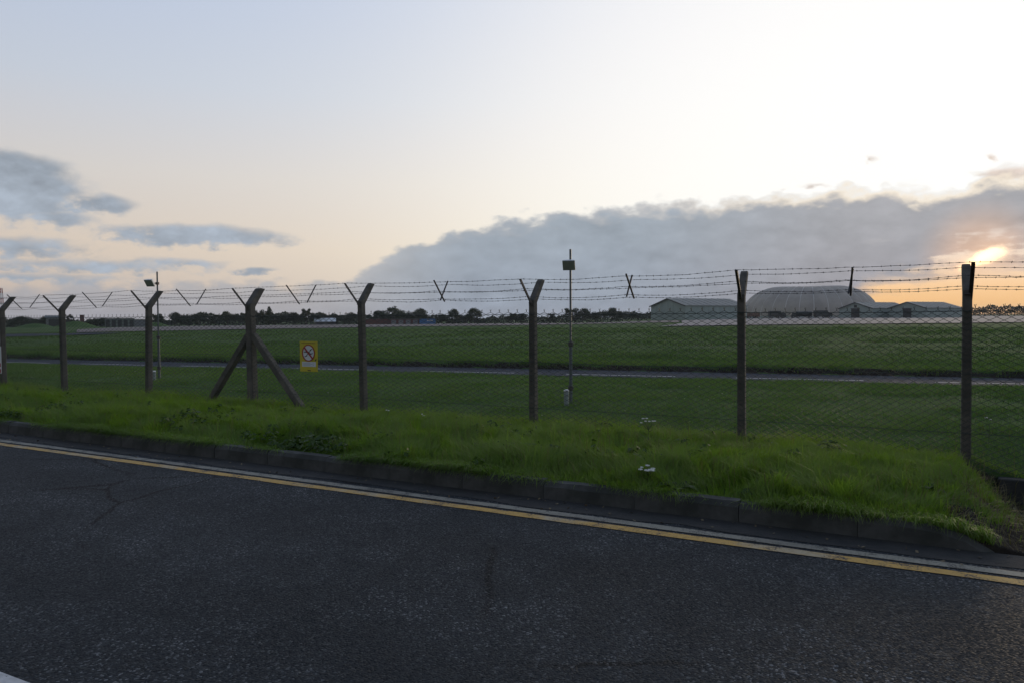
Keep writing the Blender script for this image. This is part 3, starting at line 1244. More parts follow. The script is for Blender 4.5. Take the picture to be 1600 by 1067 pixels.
def marker(px, py, h, r, label):
    v = gp(px, py, .05)
    root = empty('marker_post', (v.x, v.y, gz(v.x, v.y)))
    tag(root, label, 'marker post', 'short pale markers at the lamp poles')
    mb = MB()
    mb.tube([(0, 0, -.1), (0, 0, h * .8), (0, 0, h)], [r, r, r * .96], 12)
    mb.obj('tube', M_marker, root, smooth=False)
    mb = MB()
    mb.tube([(0, 0, h), (0, 0, h + .012), (0, 0, h + .03)], [r * 1.08, r * 1.08, r * .7], 12)
    mb.obj('cap', M_cap, root)


marker(885, 633, .29, .048, 'short pale round marker with a white cap at the foot of the nearer lamp pole')
marker(241, 595, .24, .05, 'short pale marker at the foot of the farther, left lamp pole')

# ------------------------------------------------------------------ yellow no-drone sign tied to the mesh
M_sy = plain('sign_yellow', (.52, .43, .028), (.46, .38, .03), 5, .5)
M_sol = plain('sign_olive', (.27, .22, .02), (.23, .19, .02), 30, .5)
M_swh = plain('sign_white', (.62, .65, .67), (.56, .60, .62), 6, .5)
M_sgr = plain('sign_grey', (.36, .40, .43), (.32, .36, .4), 40, .5)
M_srd = plain('sign_red', (.33, .028, .025), (.27, .025, .02), 6, .5)
M_sbk = plain('sign_black', (.02, .02, .022), (.03, .03, .035), 6, .5)
M_sbl = plain('sign_blue', (.06, .13, .34), (.05, .1, .28), 6, .5)


def disc(mb, cx, cz, r, y0, y1, n=28, ri=0.0, sq=1.0):
    if ri <= 0:
        pts = [(cx + r * sq * math.cos(2 * math.pi * k / n), y1, cz + r * math.sin(2 * math.pi * k / n)) for k in range(n)]
        mb.prism(pts, (0, y0 - y1, 0))
        return
    vs, fs = [], []
    for k in range(n):
        c, s_ = math.cos(2 * math.pi * k / n), math.sin(2 * math.pi * k / n)
        vs += [(cx + r * c, y0, cz + r * s_), (cx + ri * c, y0, cz + ri * s_), (cx + r * c, y1, cz + r * s_), (cx + ri * c, y1, cz + ri * s_)]
    for k in range(n):
        a, b = 4 * k, 4 * ((k + 1) % n)
        fs += [(a, b, b + 1, a + 1), (a + 2, a + 3, b + 3, b + 2), (a, a + 2, b + 2, b), (a + 1, b + 1, b + 3, a + 3)]
    mb.add(vs, fs)


def bar(mb, a, b, w, y0, y1):
    a, b = Vector((a[0], 0, a[1])), Vector((b[0], 0, b[1]))
    d = (b - a).normalized()
    n = Vector((-d.z, 0, d.x)) * w / 2
    pts = [(q.x, y1, q.z) for q in (a + n, b + n, b - n, a - n)]
    mb.prism(pts, (0, y0 - y1, 0))


def fence_sign_root(name, s, z0, off=-.085):
    o = empty(name, W(P_FENCE + off, s, z0))
    o.rotation_euler = (0, 0, math.atan2(U.y, U.x))
    return o


sA, sB = s_at(468, P_FENCE - .085), s_at(495.5, P_FENCE - .085)
wS = sB - sA
d0 = ray(481, 533)
kk = (P_FENCE - .085) / d0.dot(NV)
zt = EYE.z + d0.z * kk
d0 = ray(481, 580)
kk = (P_FENCE - .085) / d0.dot(NV)
zb = EYE.z + d0.z * kk
hS = zt - zb
sg = fence_sign_root('warning_sign', (sA + sB) / 2, zb)
tag(sg, 'yellow no-drone sign with red barred circle hanging on the mesh', 'sign')
mb = MB()
mb.box((-wS / 2, -.004, 0), (wS / 2, 0, hS))
mb.obj('board', M_sy, sg)
mb = MB()
k = 0
x = -.40
while x < .40:          # a line of lettering too small to read
    w_ = (.045, .03, .06, .04)[k % 4]
    mb.box((x * wS, -.0065, .915 * hS), ((x + w_) * wS, -.0042, .955 * hS))
    x += w_ + .018
    k += 1
tag(mb.obj('lettering', M_sol, sg), kind='stuff')
cz, rad = .615 * hS, .36 * wS
mb = MB()
disc(mb, 0, cz, rad * .96, -.006, -.0042)
mb.obj('white_disc', M_swh, sg)
dr = empty('drone_symbol', (0, 0, 0), 0, sg)
for (dx, dz) in ((.42, .40), (-.42, -.40), (-.50, .12), (.46, -.10)):
    mb = MB()
    bar(mb, (0, cz), (dx * rad, cz + dz * rad), .012, -.0085, -.0063)
    bar(mb, ((dx - .2) * rad, cz + (dz - .05) * rad), ((dx + .2) * rad, cz + (dz + .07) * rad), .014, -.0108, -.0088)
    tag(mb.obj('rotor_arm', M_sbk, dr), kind='stuff')
mb = MB()
disc(mb, 0, cz, rad * .16, -.0122, -.0064, 12)
mb.obj('drone_body', M_sbk, dr)
mb = MB()
disc(mb, 0, cz, rad, -.0150, -.0062, 32, rad * .88)
mb.obj('red_ring', M_srd, sg)
mb = MB()
c45 = .90 * rad * .7071
bar(mb, (-c45, cz + c45), (c45, cz - c45), .030, -.0160, -.0126)
mb.obj('red_bar', M_srd, sg)
mb = MB()
mb.box((-.38 * wS, -.0065, .165 * hS), (.40 * wS, -.0042, .325 * hS))
mb.obj('white_panel', M_swh, sg)
for q in range(3):
    mb = MB()
    mb.box((-.33 * wS, -.0085, (.20 + .038 * q) * hS), ((.10 + .1 * (q % 2)) * wS, -.0067, (.216 + .038 * q) * hS))
    mb.obj('print_line', M_sgr, sg)
mb = MB()
disc(mb, .27 * wS, .245 * hS, .045 * wS, -.0085, -.0067, 14, .03 * wS)
mb.obj('print_circle', M_sgr, sg)
mb = MB()
mb.prism([(.33 * wS, -.0042, .35 * hS), (.43 * wS, -.0042, .36 * hS), (.44 * wS, -.0042, .43 * hS), (.40 * wS, -.0042, .42 * hS)], (0, -.002, 0))
mb.obj('small_black_mark', M_sbk, sg)
mb = MB()
mb.box((-.07 * wS, -.0065, .022 * hS), (.11 * wS, -.0042, .052 * hS))
mb.obj('small_black_strip', M_sbk, sg)

# two warning plates on the post at the left edge of the picture
s0 = PS[1] - .02
sg = fence_sign_root('warning_plate', s0 - .10, .0, -.10)
tag(sg, 'upper white and blue warning plate on the fence post at the left edge', 'sign')


def zof(yy):
    d = ray(4, yy)
    return EYE.z + d.z * (P_FENCE - .1) / d.dot(NV)


mb = MB()
mb.box((-.26, -.004, zof(539)), (.20, 0, zof(515)))
mb.obj('board', M_swh, sg)
mb = MB()
disc(mb, .04, (zof(524)), .11, -.0065, -.0042, 24)
mb.obj('blue_disc', M_sbl, sg)
mb = MB()
mb.box((-.26, -.0065, zof(538.5)), (.198, -.0042, zof(535)))
mb.obj('red_band', M_srd, sg)
sg = fence_sign_root('warning_plate', s0 - .10, .0, -.10)
tag(sg, 'lower white warning plate with black ring and red bands, post at the left edge', 'sign')
mb = MB()
mb.box((-.26, -.004, zof(583)), (.24, 0, zof(541)))
mb.obj('board', M_swh, sg)
mb = MB()
disc(mb, .0, zof(554), .165, -.0065, -.0042, 28, .135)
mb.obj('black_ring', M_sbk, sg)
for (a, b) in ((573, 567), (582, 576)):
    mb = MB()
    mb.box((-.24, -.0065, zof(a)), (.21, -.0042, zof(b)))
    mb.obj('red_band', M_srd, sg)

# ------------------------------------------------------------------ hangars
M_hw = plain('hangar_sheet_wall', (.30, .36, .33), (.25, .305, .28), .25, .6, 0, .0)
M_hr = plain('hangar_sheet_roof', (.20, .215, .20), (.16, .175, .165), .2, .6)
M_htrim = plain('hangar_trim', (.09, .10, .095), (.07, .08, .075), 1, .6)
M_door = plain('hangar_dark_door', (.028, .03, .03), (.04, .042, .042), 1, .6)
M_dome = plain('dome_fabric', (.44, .395, .33), (.34, .305, .255), .12, .8)
M_rib = plain('dome_rib', (.66, .63, .57), (.55, .52, .47), .3, .7)


def hangar(px, Y, a_dir, Wd, Ld, eave, ridge, label, wins=0, door=None, vent=False, ribs=9):
    """near corner in column px at distance Y; gable runs a_dir (left, back), the long side right and back"""
    c = at_depth(px, Y)
    z0 = gz(c.x, c.y)
    rz = math.atan2(a_dir[1], a_dir[0])          # local x = along the gable, away from the near corner
    root = empty('hangar', (c.x, c.y, z0 + .1), rz)
    tag(root, label, 'hangar', 'sheet-metal hangars on the apron')
    # local y = across: the long side lies at negative or positive y; make it go to the right
    sgn = -1.0
    e, r, w, L = eave, ridge, Wd, Ld * sgn
    th = .15
    mb = MB()
    mb.prism([(0, 0, -.5), (w, 0, -.5), (w, 0, e), (w / 2, 0, r), (0, 0, e)], (0, th * sgn, 0))
    mb.obj('gable_wall', M_hw, root)
    mb = MB()
    mb.prism([(0, L, -.5), (w, L, -.5), (w, L, e), (w / 2, L, r), (0, L, e)], (0, -th * sgn, 0))
    mb.obj('gable_wall', M_hw, root)
    for x0, x1 in ((0, th), (w - th, w)):
        mb = MB()
        mb.box((x0, min(th * sgn, L - th * sgn), -.5), (x1, max(th * sgn, L - th * sgn), e - .03))
        mb.obj('side_wall', M_hw, root)
    # roof sheets with an overhang
    for hx in (0, 1):
        xa, xb = (-.5, w / 2) if hx == 0 else (w + .5, w / 2)
        za = e - (r - e) / (w / 2) * .5
        y0, y1 = -.5 * sgn, L + .5 * sgn
        mb = MB()
        t_ = .12
        mb.add([(xa, y0, za + .04), (xb, y0, r + .04), (xb, y1, r + .04), (xa, y1, za + .04), (xa, y0, za + t_ + .04), (xb, y0, r + t_ + .04), (xb, y1, r + t_ + .04), (xa, y1, za + t_ + .04)],
               [(0, 1, 2, 3), (4, 5, 6, 7), (0, 1, 5, 4), (1, 2, 6, 5), (2, 3, 7, 6), (3, 0, 4, 7)])
        mb.obj('roof_sheet', M_hr, root)
        # standing seams / sheet laps
        for k in range(1, ribs):
            yy = y0 + (y1 - y0) * k / ribs
            mb = MB()
            mb.add([(xa, yy - .05, za + t_ + .04), (xb, yy - .05, r + t_ + .04), (xb, yy + .05, r + t_ + .04), (xa, yy + .05, za + t_ + .04),
                    (xa, yy - .05, za + t_ + .13), (xb, yy - .05, r + t_ + .13), (xb, yy + .05, r + t_ + .13), (xa, yy + .05, za + t_ + .13)],
                   [(0, 1, 2, 3), (4, 5, 6, 7), (0, 1, 5, 4), (1, 2, 6, 5), (2, 3, 7, 6), (3, 0, 4, 7)])
            mb.obj('roof_lap', M_hr, root)
    # barge boards on the near gable
    for hx in (0, 1):
        xa = 0 if hx == 0 else w
        mb = MB()
        d = -.08 * sgn
        sl = (r - e) / (w / 2)
        xo = -.5 if hx == 0 else w + .5
        zo = e - sl * .5
        mb.prism([(xo, -.5 * sgn + d, zo - .32), (w / 2, -.5 * sgn + d, r - .32), (w / 2, -.5 * sgn + d, r + .15), (xo, -.5 * sgn + d, zo + .15)], (0, -d * .8, 0))
        mb.obj('barge_board', M_htrim, root)
    # wall posts / sheet joints on both visible sides
    for k in range(1, 6):
        x = w * k / 6
        if door and door[0] - .3 < x < door[1] + .3:
            continue
        mb = MB()
        mb.box((x - .06, .0 if sgn < 0 else -.07, -.3), (x + .06, .07 if sgn < 0 else 0, e + (r - e) * (1 - abs(x - w / 2) / (w / 2)) - .5))
        mb.obj('wall_lap', M_hw, root)
    for k in range(1, ribs + 1):
        yy = L * k / (ribs + 1)
        mb = MB()
        mb.box((-.07, yy - .06, -.3), (0, yy + .06, e - .35))
        mb.obj('wall_lap', M_hw, root)
    if door:
        mb = MB()
        mb.box((door[0], 0.0, -.2), (door[1], .09, door[2]))
        mb.obj('sliding_door', M_door, root)
        mb = MB()
        mb.box((door[0] - .3, .0, door[2]), (door[1] + .3, .2, door[2] + .28))
        mb.obj('door_rail', M_htrim, root)
    if vent:
        mb = MB()
        mb.box((w / 2 - .8, 0, r - 2.5), (w / 2 + .8, .08, r - 1.2))
        mb.obj('louvre', M_door, root)
    if wins:
        for k in range(wins):
            yy = L * (k + .5) / wins
            mb = MB()
            mb.box((-.1, yy - .7, e * .45), (-.005, yy + .7, e * .68))
            mb.obj('window', M_door, root)
    return root


hangar(1071, 285, (-.50, .866), 20.0, 33.5, 5.4, 8.3, 'pale green hangar left of the dome, its gable to the left', ribs=10)
hangar(1363, 345, (-.50, .866), 17.5, 30.0, 4.5, 7.3, 'pale hangar with dark door partly in front of the dome', door=(6.6, 11.0, 4.3), vent=True, ribs=7)
hangar(1447, 330, (-.48, .877), 18.0, 27.5, 4.4, 7.1, 'rightmost hangar with a dark door, low sun behind it', door=(6.9, 10.9, 4.1), ribs=7)


def dome(px, Y):
    c = at_depth(px, Y)
    z0 = gz(c.x, c.y)
    rz = R(-24)
    root = empty('dome_hangar', (c.x, c.y, z0 + .05), rz)
    tag(root, 'large grey ribbed fabric dome on the apron', 'dome')
    A, B, H, RL = 37.0, 25.0, 18.0, 15.0        # half length, half width, height, half length of the ridge
    ng, nz = 30, 9

    def pt(th, f, k=1.0):
        # f: 0 base .. 1 ridge
        c_, s_ = math.cos(th), math.sin(th)
        an = f * math.pi / 2
        g = 1 - math.cos(an)
        tx = RL * c_
        return Vector((A * c_ + (tx - A * c_) * g, B * s_ * (1 - g), math.sin(an) * H)) + Vector((c_, s_, .5)) * (k - 1.0)

    for i in range(ng):
        t0, t1 = 2 * math.pi * i / ng, 2 * math.pi * (i + 1) / ng
        mb = MB()
        nk = 4
        vs, fs = [], []
        for j in range(nz + 1):
            for k in range(nk + 1):
                th = t0 + (t1 - t0) * k / nk
                f = j / nz
                bul = .45 * math.sin(math.pi * k / nk) * math.sin(math.pi * min(1, .15 + f * .85))
                vs.append(pt(th, f, 1 + bul))
        for j in range(nz):
            for k in range(nk):
                a = j * (nk + 1) + k
                fs.append((a, a + 1, a + nk + 2, a + nk + 1))
        mb.add(vs, fs)
        mb.obj('fabric_gore', M_dome, root, smooth=True)
        mb = MB()
        mb.tube([pt(t0, j / nz, 1.06) for j in range(nz + 1)], .2, 5)
        mb.obj('rib', M_rib, root)
    # dark anchoring skirt round the foot
    mb = MB()
    ring = [pt(2 * math.pi * k / 60, .0, 1.15) for k in range(60)]
    vs = [(q.x, q.y, -.3) for q in ring] + [(q.x, q.y, 1.1) for q in ring] + [(q.x * .985, q.y * .985, 1.1) for q in ring] + [(q.x * .985, q.y * .985, -.3) for q in ring]
    fs = []
    for k in range(60):
        k2 = (k + 1) % 60
        fs += [(k, k2, 60 + k2, 60 + k), (60 + k, 60 + k2, 120 + k2, 120 + k), (120 + k, 120 + k2, 180 + k2, 180 + k)]
    mb.add(vs, fs)
    mb.obj('skirt', M_hw, root)
    return root


dome(1263, 428)

# dark vehicles parked in front of the dome
M_veh = plain('dark_vehicle_paint', (.035, .04, .038), (.05, .055, .05), 1.0, .5)
M_glass = plain('vehicle_glass', (.02, .025, .03), (.03, .035, .04), 1.0, .15)
M_tyre = plain('tyre_rubber', (.02, .02, .02), (.03, .03, .03), 2.0, .9)
M_vehr = plain('rust_vehicle_paint', (.16, .09, .06), (.12, .07, .05), 1.0, .5)
M_pale = plain('pale_panel', (.5, .5, .48), (.42, .42, .40), 1.0, .5)


def truck(px, Y, L, Hh, rz, label, body=M_veh, tank=False):
    c = at_depth(px, Y)
    root = empty('parked_truck', (c.x, c.y, gz(c.x, c.y) + .13), rz)
    tag(root, label, 'truck', 'vehicles parked by the dome')
    w = 1.2
    mb = MB()
    mb.box((-L / 2, -w, .75), (L / 2 - 2.3, w, .95))
    mb.obj('chassis', M_tyre, root)
    if tank:
        mb = MB()
        mb.tube([(-L / 2 + .1, 0, 1.0 + Hh * .33), (-L / 2 + .35, 0, 1.0 + Hh * .33), (L / 2 - 2.75, 0, 1.0 + Hh * .33), (L / 2 - 2.5, 0, 1.0 + Hh * .33)], [.8, 1.15, 1.15, .8], 14)
        mb.obj('tank', body, root, smooth=False)
    else:
        mb = MB()
        mb.box((-L / 2, -w, .96), (L / 2 - 2.5, w, Hh))
        mb.obj('box_body', body, root, bevel=.08)
    mb = MB()
    x0 = L / 2 - 2.35
    mb.prism([(x0, -w, .6), (x0 + 2.3, -w, .6), (x0 + 2.3, -w, 1.55), (x0 + 1.9, -w, 2.55), (x0, -w, 2.65)], (0, 2 * w, 0))
    mb.obj('cab', body, root, bevel=.08)
    mb = MB()
    mb.add([(x0 + 2.28, -w + .15, 1.62), (x0 + 2.28, w - .15, 1.62), (x0 + 1.98, w - .15, 2.42), (x0 + 1.98, -w + .15, 2.42), (x0 + 2.33, -w + .15, 1.62), (x0 + 2.33, w - .15, 1.62), (x0 + 2.03, w - .15, 2.42), (x0 + 2.03, -w + .15, 2.42)],
           [(0, 1, 2, 3), (4, 5, 6, 7), (0, 1, 5, 4), (1, 2, 6, 5), (2, 3, 7, 6), (3, 0, 4, 7)])
    mb.obj('windscreen', M_glass, root)
    for sx in (-L / 2 + 1.0, L / 2 - 3.4, L / 2 - 1.1):
        for sy in (-1, 1):
            wh = empty('wheel', (sx, sy * (w - .14), .5), 0, root)
            mb = MB()
            mb.tube([(0, -.14, 0), (0, .14, 0)], .5, 14)
            mb.obj('tyre', M_tyre, wh)
            mb = MB()
            mb.tube([(0, -.155, 0), (0, .155, 0)], .24, 10)
            mb.obj('rim', M_pale, wh)
    return root


truck(1214, 352, 8.0, 3.4, R(4), 'dark box truck parked before the left half of the dome')
truck(1252, 356, 10.0, 3.2, R(175), 'long dark tanker parked before the middle of the dome', tank=True)
truck(1286, 352, 8.5, 3.6, R(8), 'dark box truck parked left of the gabled hangar with the louvre')
truck(1177, 350, 6.0, 2.6, R(20), 'small rust brown truck beside the left foot of the dome', body=M_vehr)
# a light on a short mast by the brown truck is too faint to show

# ------------------------------------------------------------------ low buildings and containers on the left and middle skyline
M_brick = plain('red_brown_cladding', (.13, .062, .05), (.10, .05, .045), .4, .8)
M_blue = plain('container_blue', (.045, .16, .36), (.04, .13, .30), .6, .5)
M_grey = plain('grey_render', (.20, .21, .215), (.16, .17, .175), .4, .8)
M_lroof = plain('pale_metal_roof', (.55, .58, .58), (.45, .48, .49), .6, .4)

M_shed = plain('dull_green_cladding', (.16, .19, .175), (.13, .155, .14), .4, .8)


def shed(px, Y, w, d, h, name, label, cat, mat, roof=None, bays=0, rise=0.0, rz=0.0, group=None, baymat=None):
    c = at_depth(px, Y)
    root = empty(name, (c.x, c.y, gz(c.x, c.y)), rz - math.radians(azel(px, 495)[0]))
    tag(root, label, cat, group)
    mb = MB()
    mb.box((-w / 2, 0, -.6), (w / 2, d, h))
    mb.obj('wall', mat, root)
    mb = MB()
    if rise > 0:
        mb.prism([(-w / 2 - .3, -.3, h + .01), (-w / 2 - .3, d + .3, h + .01), (-w / 2 - .3, d / 2, h + rise)], (w + .6, 0, 0))
    else:
        mb.box((-w / 2 - .15, -.15, h + .01), (w / 2 + .15, d + .15, h + .16))
    mb.obj('roof', roof or M_htrim, root)
    for k in range(bays):
        x = -w / 2 + w * (k + .5) / bays
        bw = w / bays * .33
        mb = MB()
        mb.box((x - bw, -.08, -.2), (x + bw, 0, h * .86))
        mb.obj('door', baymat or M_door, root)
    return root


shed(187, 225, 8.0, 5, 2.5, 'service_building', 'pale green low building with dark bays left of the second full fence post', 'building', M_shed, M_htrim, 5, 0)
shed(213, 235, 6.2, 5, 2.2, 'service_building', 'plain grey low building immediately left of the second full fence post', 'building', M_grey, M_htrim, 2, 0, baymat=M_grey)
shed(84, 250, 4.6, 6, 3.2, 'small_building', 'small grey gabled building among the trees left of the first full fence post', 'building', M_grey, M_htrim, 1, .9)
shed(128, 262, 1.3, 1.3, 4.2, 'brick_stack', 'small dark square stack on the left skyline', 'chimney', M_brick, M_htrim, 0, 0)
shed(508, 300, 8.0, 7.5, 1.3, 'roofed_shed', 'low shed with pale metal roof in front of the treeline', 'shed', M_htrim, M_lroof, 2, 1.5)
shed(590, 285, 9.5, 5, 2.0, 'long_shed', 'red-brown low shed just right of the fourth fence post, left of two', 'shed', M_brick, M_brick, 3, 0, group='red-brown sheds', baymat=M_brick)
shed(632, 285, 11.0, 5, 2.0, 'long_shed', 'red-brown low shed with pale doors next to the blue container', 'shed', M_brick, M_htrim, 4, 0, group='red-brown sheds', baymat=M_grey)
ct = shed(668, 283, 6.1, 2.4, 1.9, 'shipping_container', 'bright blue container with white lettering in front of the far trees', 'container', M_blue, M_blue, 0, 0)
for k in range(12):
    mb = MB()
    mb.box((-2.95 + k * .52, -.05, .05), (-2.95 + k * .52 + .26, 0, 1.8))
    mb.obj('corrugation', M_blue, ct)
for k, (x, w_) in enumerate(((-.2, .5), (.45, .35), (1.0, .6), (1.75, .3))):
    mb = MB()
    mb.box((x, -.075, 1.15), (x + w_, -.052, 1.62))
    mb.obj('white_letter', M_pale, ct)

# a red and white lattice mast at the left edge
M_mr = plain('mast_red', (.30, .05, .05), (.24, .045, .045), 1, .6)
M_mw = plain('mast_white', (.55, .54, .54), (.48, .47, .47), 1, .6)
c = at_depth(-3, 290)
mast = empty('lattice_mast', (c.x, c.y, gz(c.x, c.y)), R(20))
tag(mast, 'red and white lattice mast at the very left edge of the picture', 'mast')
HM, nb = 15.5, 8
for k in range(nb):
    za, zb_ = HM * k / nb, HM * (k + 1) / nb
    wa, wb = 1.9 - .6 * k / nb, 1.9 - .6 * (k + 1) / nb
    mb = MB()
    cs = [(-1, -1), (1, -1), (1, 1), (-1, 1)]
    for i in range(4):
        a, b = cs[i], cs[(i + 1) % 4]
        mb.tube([(a[0] * wa, a[1] * wa, za), (a[0] * wb, a[1] * wb, zb_)], .12, 4)
        mb.tube([(a[0] * wa, a[1] * wa, za), (b[0] * wb, b[1] * wb, zb_)], .06, 3)
        mb.tube([(b[0] * wa, b[1] * wa, za), (a[0] * wb, a[1] * wb, zb_)], .06, 3)
        mb.tube([(a[0] * wb, a[1] * wb, zb_), (b[0] * wb, b[1] * wb, zb_)], .06, 3)
    tag(mb.obj('mast_section', M_mr if k % 2 else M_mw, mast), kind='stuff')

# ------------------------------------------------------------------ trees
M_bark = plain('bark', (.055, .045, .036), (.035, .03, .025), 2, .95)
M_leafA = leaf_mat('tree_leaves', (.026, .042, .018), (.042, .062, .023), .10)
M_leafB = leaf_mat('dark_tree_leaves', (.020, .033, .016), (.032, .048, .020), .10)


def quads_from_points(P_, N_, size, r):
    n = len(P_)
    a = r.normal(size=(n, 3))
    a -= (a * N_).sum(1)[:, None] * N_
    a /= np.linalg.norm(a, axis=1)[:, None] + 1e-9
    b = np.cross(N_, a)
    sx = size * r.uniform(.6, 1.3, n)[:, None]
    sy = size * r.uniform(.4, .9, n)[:, None]
    V = np.stack([P_ - a * sx * .5 - b * sy * .1, P_ + b * sy * .55, P_ + a * sx * .5 + b * sy * .1, P_ - b * sy * .55], 1)
    return V.reshape(-1, 3), np.arange(n * 4).reshape(-1, 4)


def crown_mesh(name, seed, kind, nleaf=2600):
    """unit tree: height 1; crown spread through the volume of many lobes"""
    r = np.random.default_rng(seed)
    lobes = []
    if kind == 'round':
        for k in range(16):
            th, ph = r.uniform(0, 6.28), r.uniform(-.7, 1.3)
            rr = r.uniform(.14, .30)
            lobes.append((np.array([math.cos(th) * math.cos(ph) * rr, math.sin(th) * math.cos(ph) * rr, .56 + math.sin(ph) * .26]), r.uniform(.12, .20)))
    elif kind == 'wide':
        for k in range(22):
            th = r.uniform(0, 6.28)
            d = r.uniform(.1, .55)
            lobes.append((np.array([math.cos(th) * d, math.sin(th) * d, r.uniform(.34, .86 - d * .35)]), r.uniform(.11, .19)))
    elif kind == 'ragged':
        for k in range(15):
            th = r.uniform(0, 6.28)
            d = r.uniform(.05, .32)
            lobes.append((np.array([math.cos(th) * d, math.sin(th) * d, r.uniform(.28, .93)]), r.uniform(.07, .15)))
    elif kind == 'cone':
        for k in range(22):
            z = .12 + .84 * k / 21
            th = k * 2.4
            d = .17 * (1.04 - z)
            lobes.append((np.array([math.cos(th) * d, math.sin(th) * d, z]), .05 + .12 * (1 - z)))
    Ps, Ns, Ts = [], [], []
    wts = np.array([l[1] ** 2 for l in lobes])
    cnt = (wts / wts.sum() * nleaf).astype(int)
    for (c_, rad), m in zip(lobes, cnt):
        d = r.normal(size=(m, 3))
        d /= np.linalg.norm(d, axis=1)[:, None]
        rr = rad * r.uniform(.35, 1.12, m) ** .6
        Ps.append(c_ + d * rr[:, None] * np.array([1, 1, .82]))
        nn = d + r.normal(size=(m, 3)) * .55
        Ns.append(nn / np.linalg.norm(nn, axis=1)[:, None])
        Ts.append(np.full(m, r.random()) * .6 + r.random(m) * .4)
    P_, N_, T_ = np.concatenate(Ps), np.concatenate(Ns), np.concatenate(Ts)
    V, F = quads_from_points(P_, N_, .052, r)
    V[:, 2] = np.maximum(V[:, 2], .02)
    V[:, 2] /= V[:, 2].max()
    return fast_mesh(name, V, F, M_leafA if seed % 2 else M_leafB, {'tone': np.repeat(T_, 4)})


def trunk_mesh(seed):
    r = random.Random(seed)
    mb = MB()
    mb.tube([(0, 0, -.03), (.005, 0, .12), (-.008, .006, .35), (.004, 0, .62)], [.036, .026, .02, .008], 7)
    for k in range(6):
        th = k * 1.1 + r.random()
        z = .18 + .07 * k
        L = r.uniform(.14, .26)
        e = Vector((math.cos(th) * L, math.sin(th) * L, z + L * .8))
        mb.tube([(0, 0, z), Vector((0, 0, z)).lerp(e, .5) + Vector((0, 0, -.01)), e], [.012, .008, .003], 5)
    return mb.mesh('trunk', M_bark)


KINDS = ['round', 'wide', 'ragged', 'round', 'wide', 'ragged', 'cone']
CROWNS = {}
for k, kd in enumerate(KINDS):
    CROWNS.setdefault(kd, []).append((crown_mesh('crown', 11 + k, kd, 2600 if kd != 'wide' else 3400), trunk_mesh(k)))


def place_tree(px, Y, top_y, wpx, kind, label, name='broadleaf_tree', group='trees along the far side of the airfield', var=None):
    c = at_depth(px, Y)
    z0 = gz(c.x, c.y)
    d = ray(px, top_y)
    ztop = EYE.z + d.z / d.y * Y
    H = max(2.0, ztop - z0)
    cm, tm = CROWNS[kind][random.randrange(len(CROWNS[kind])) if var is None else var % len(CROWNS[kind])]
    root = empty(name, (c.x, c.y, z0), random.uniform(0, 6.28))
    tag(root, label, 'tree', group)
    base_w = {'round': .74, 'wide': 1.2, 'ragged': .72, 'cone': .40}[kind]
    wid = 1.15 * wpx / FPX * Y / base_w
    o = link('crown', cm, root)
    o.scale = (wid, wid, H)
    t = link('trunk', tm, root)
    t.scale = (H * .9, H * .9, H)
    return root


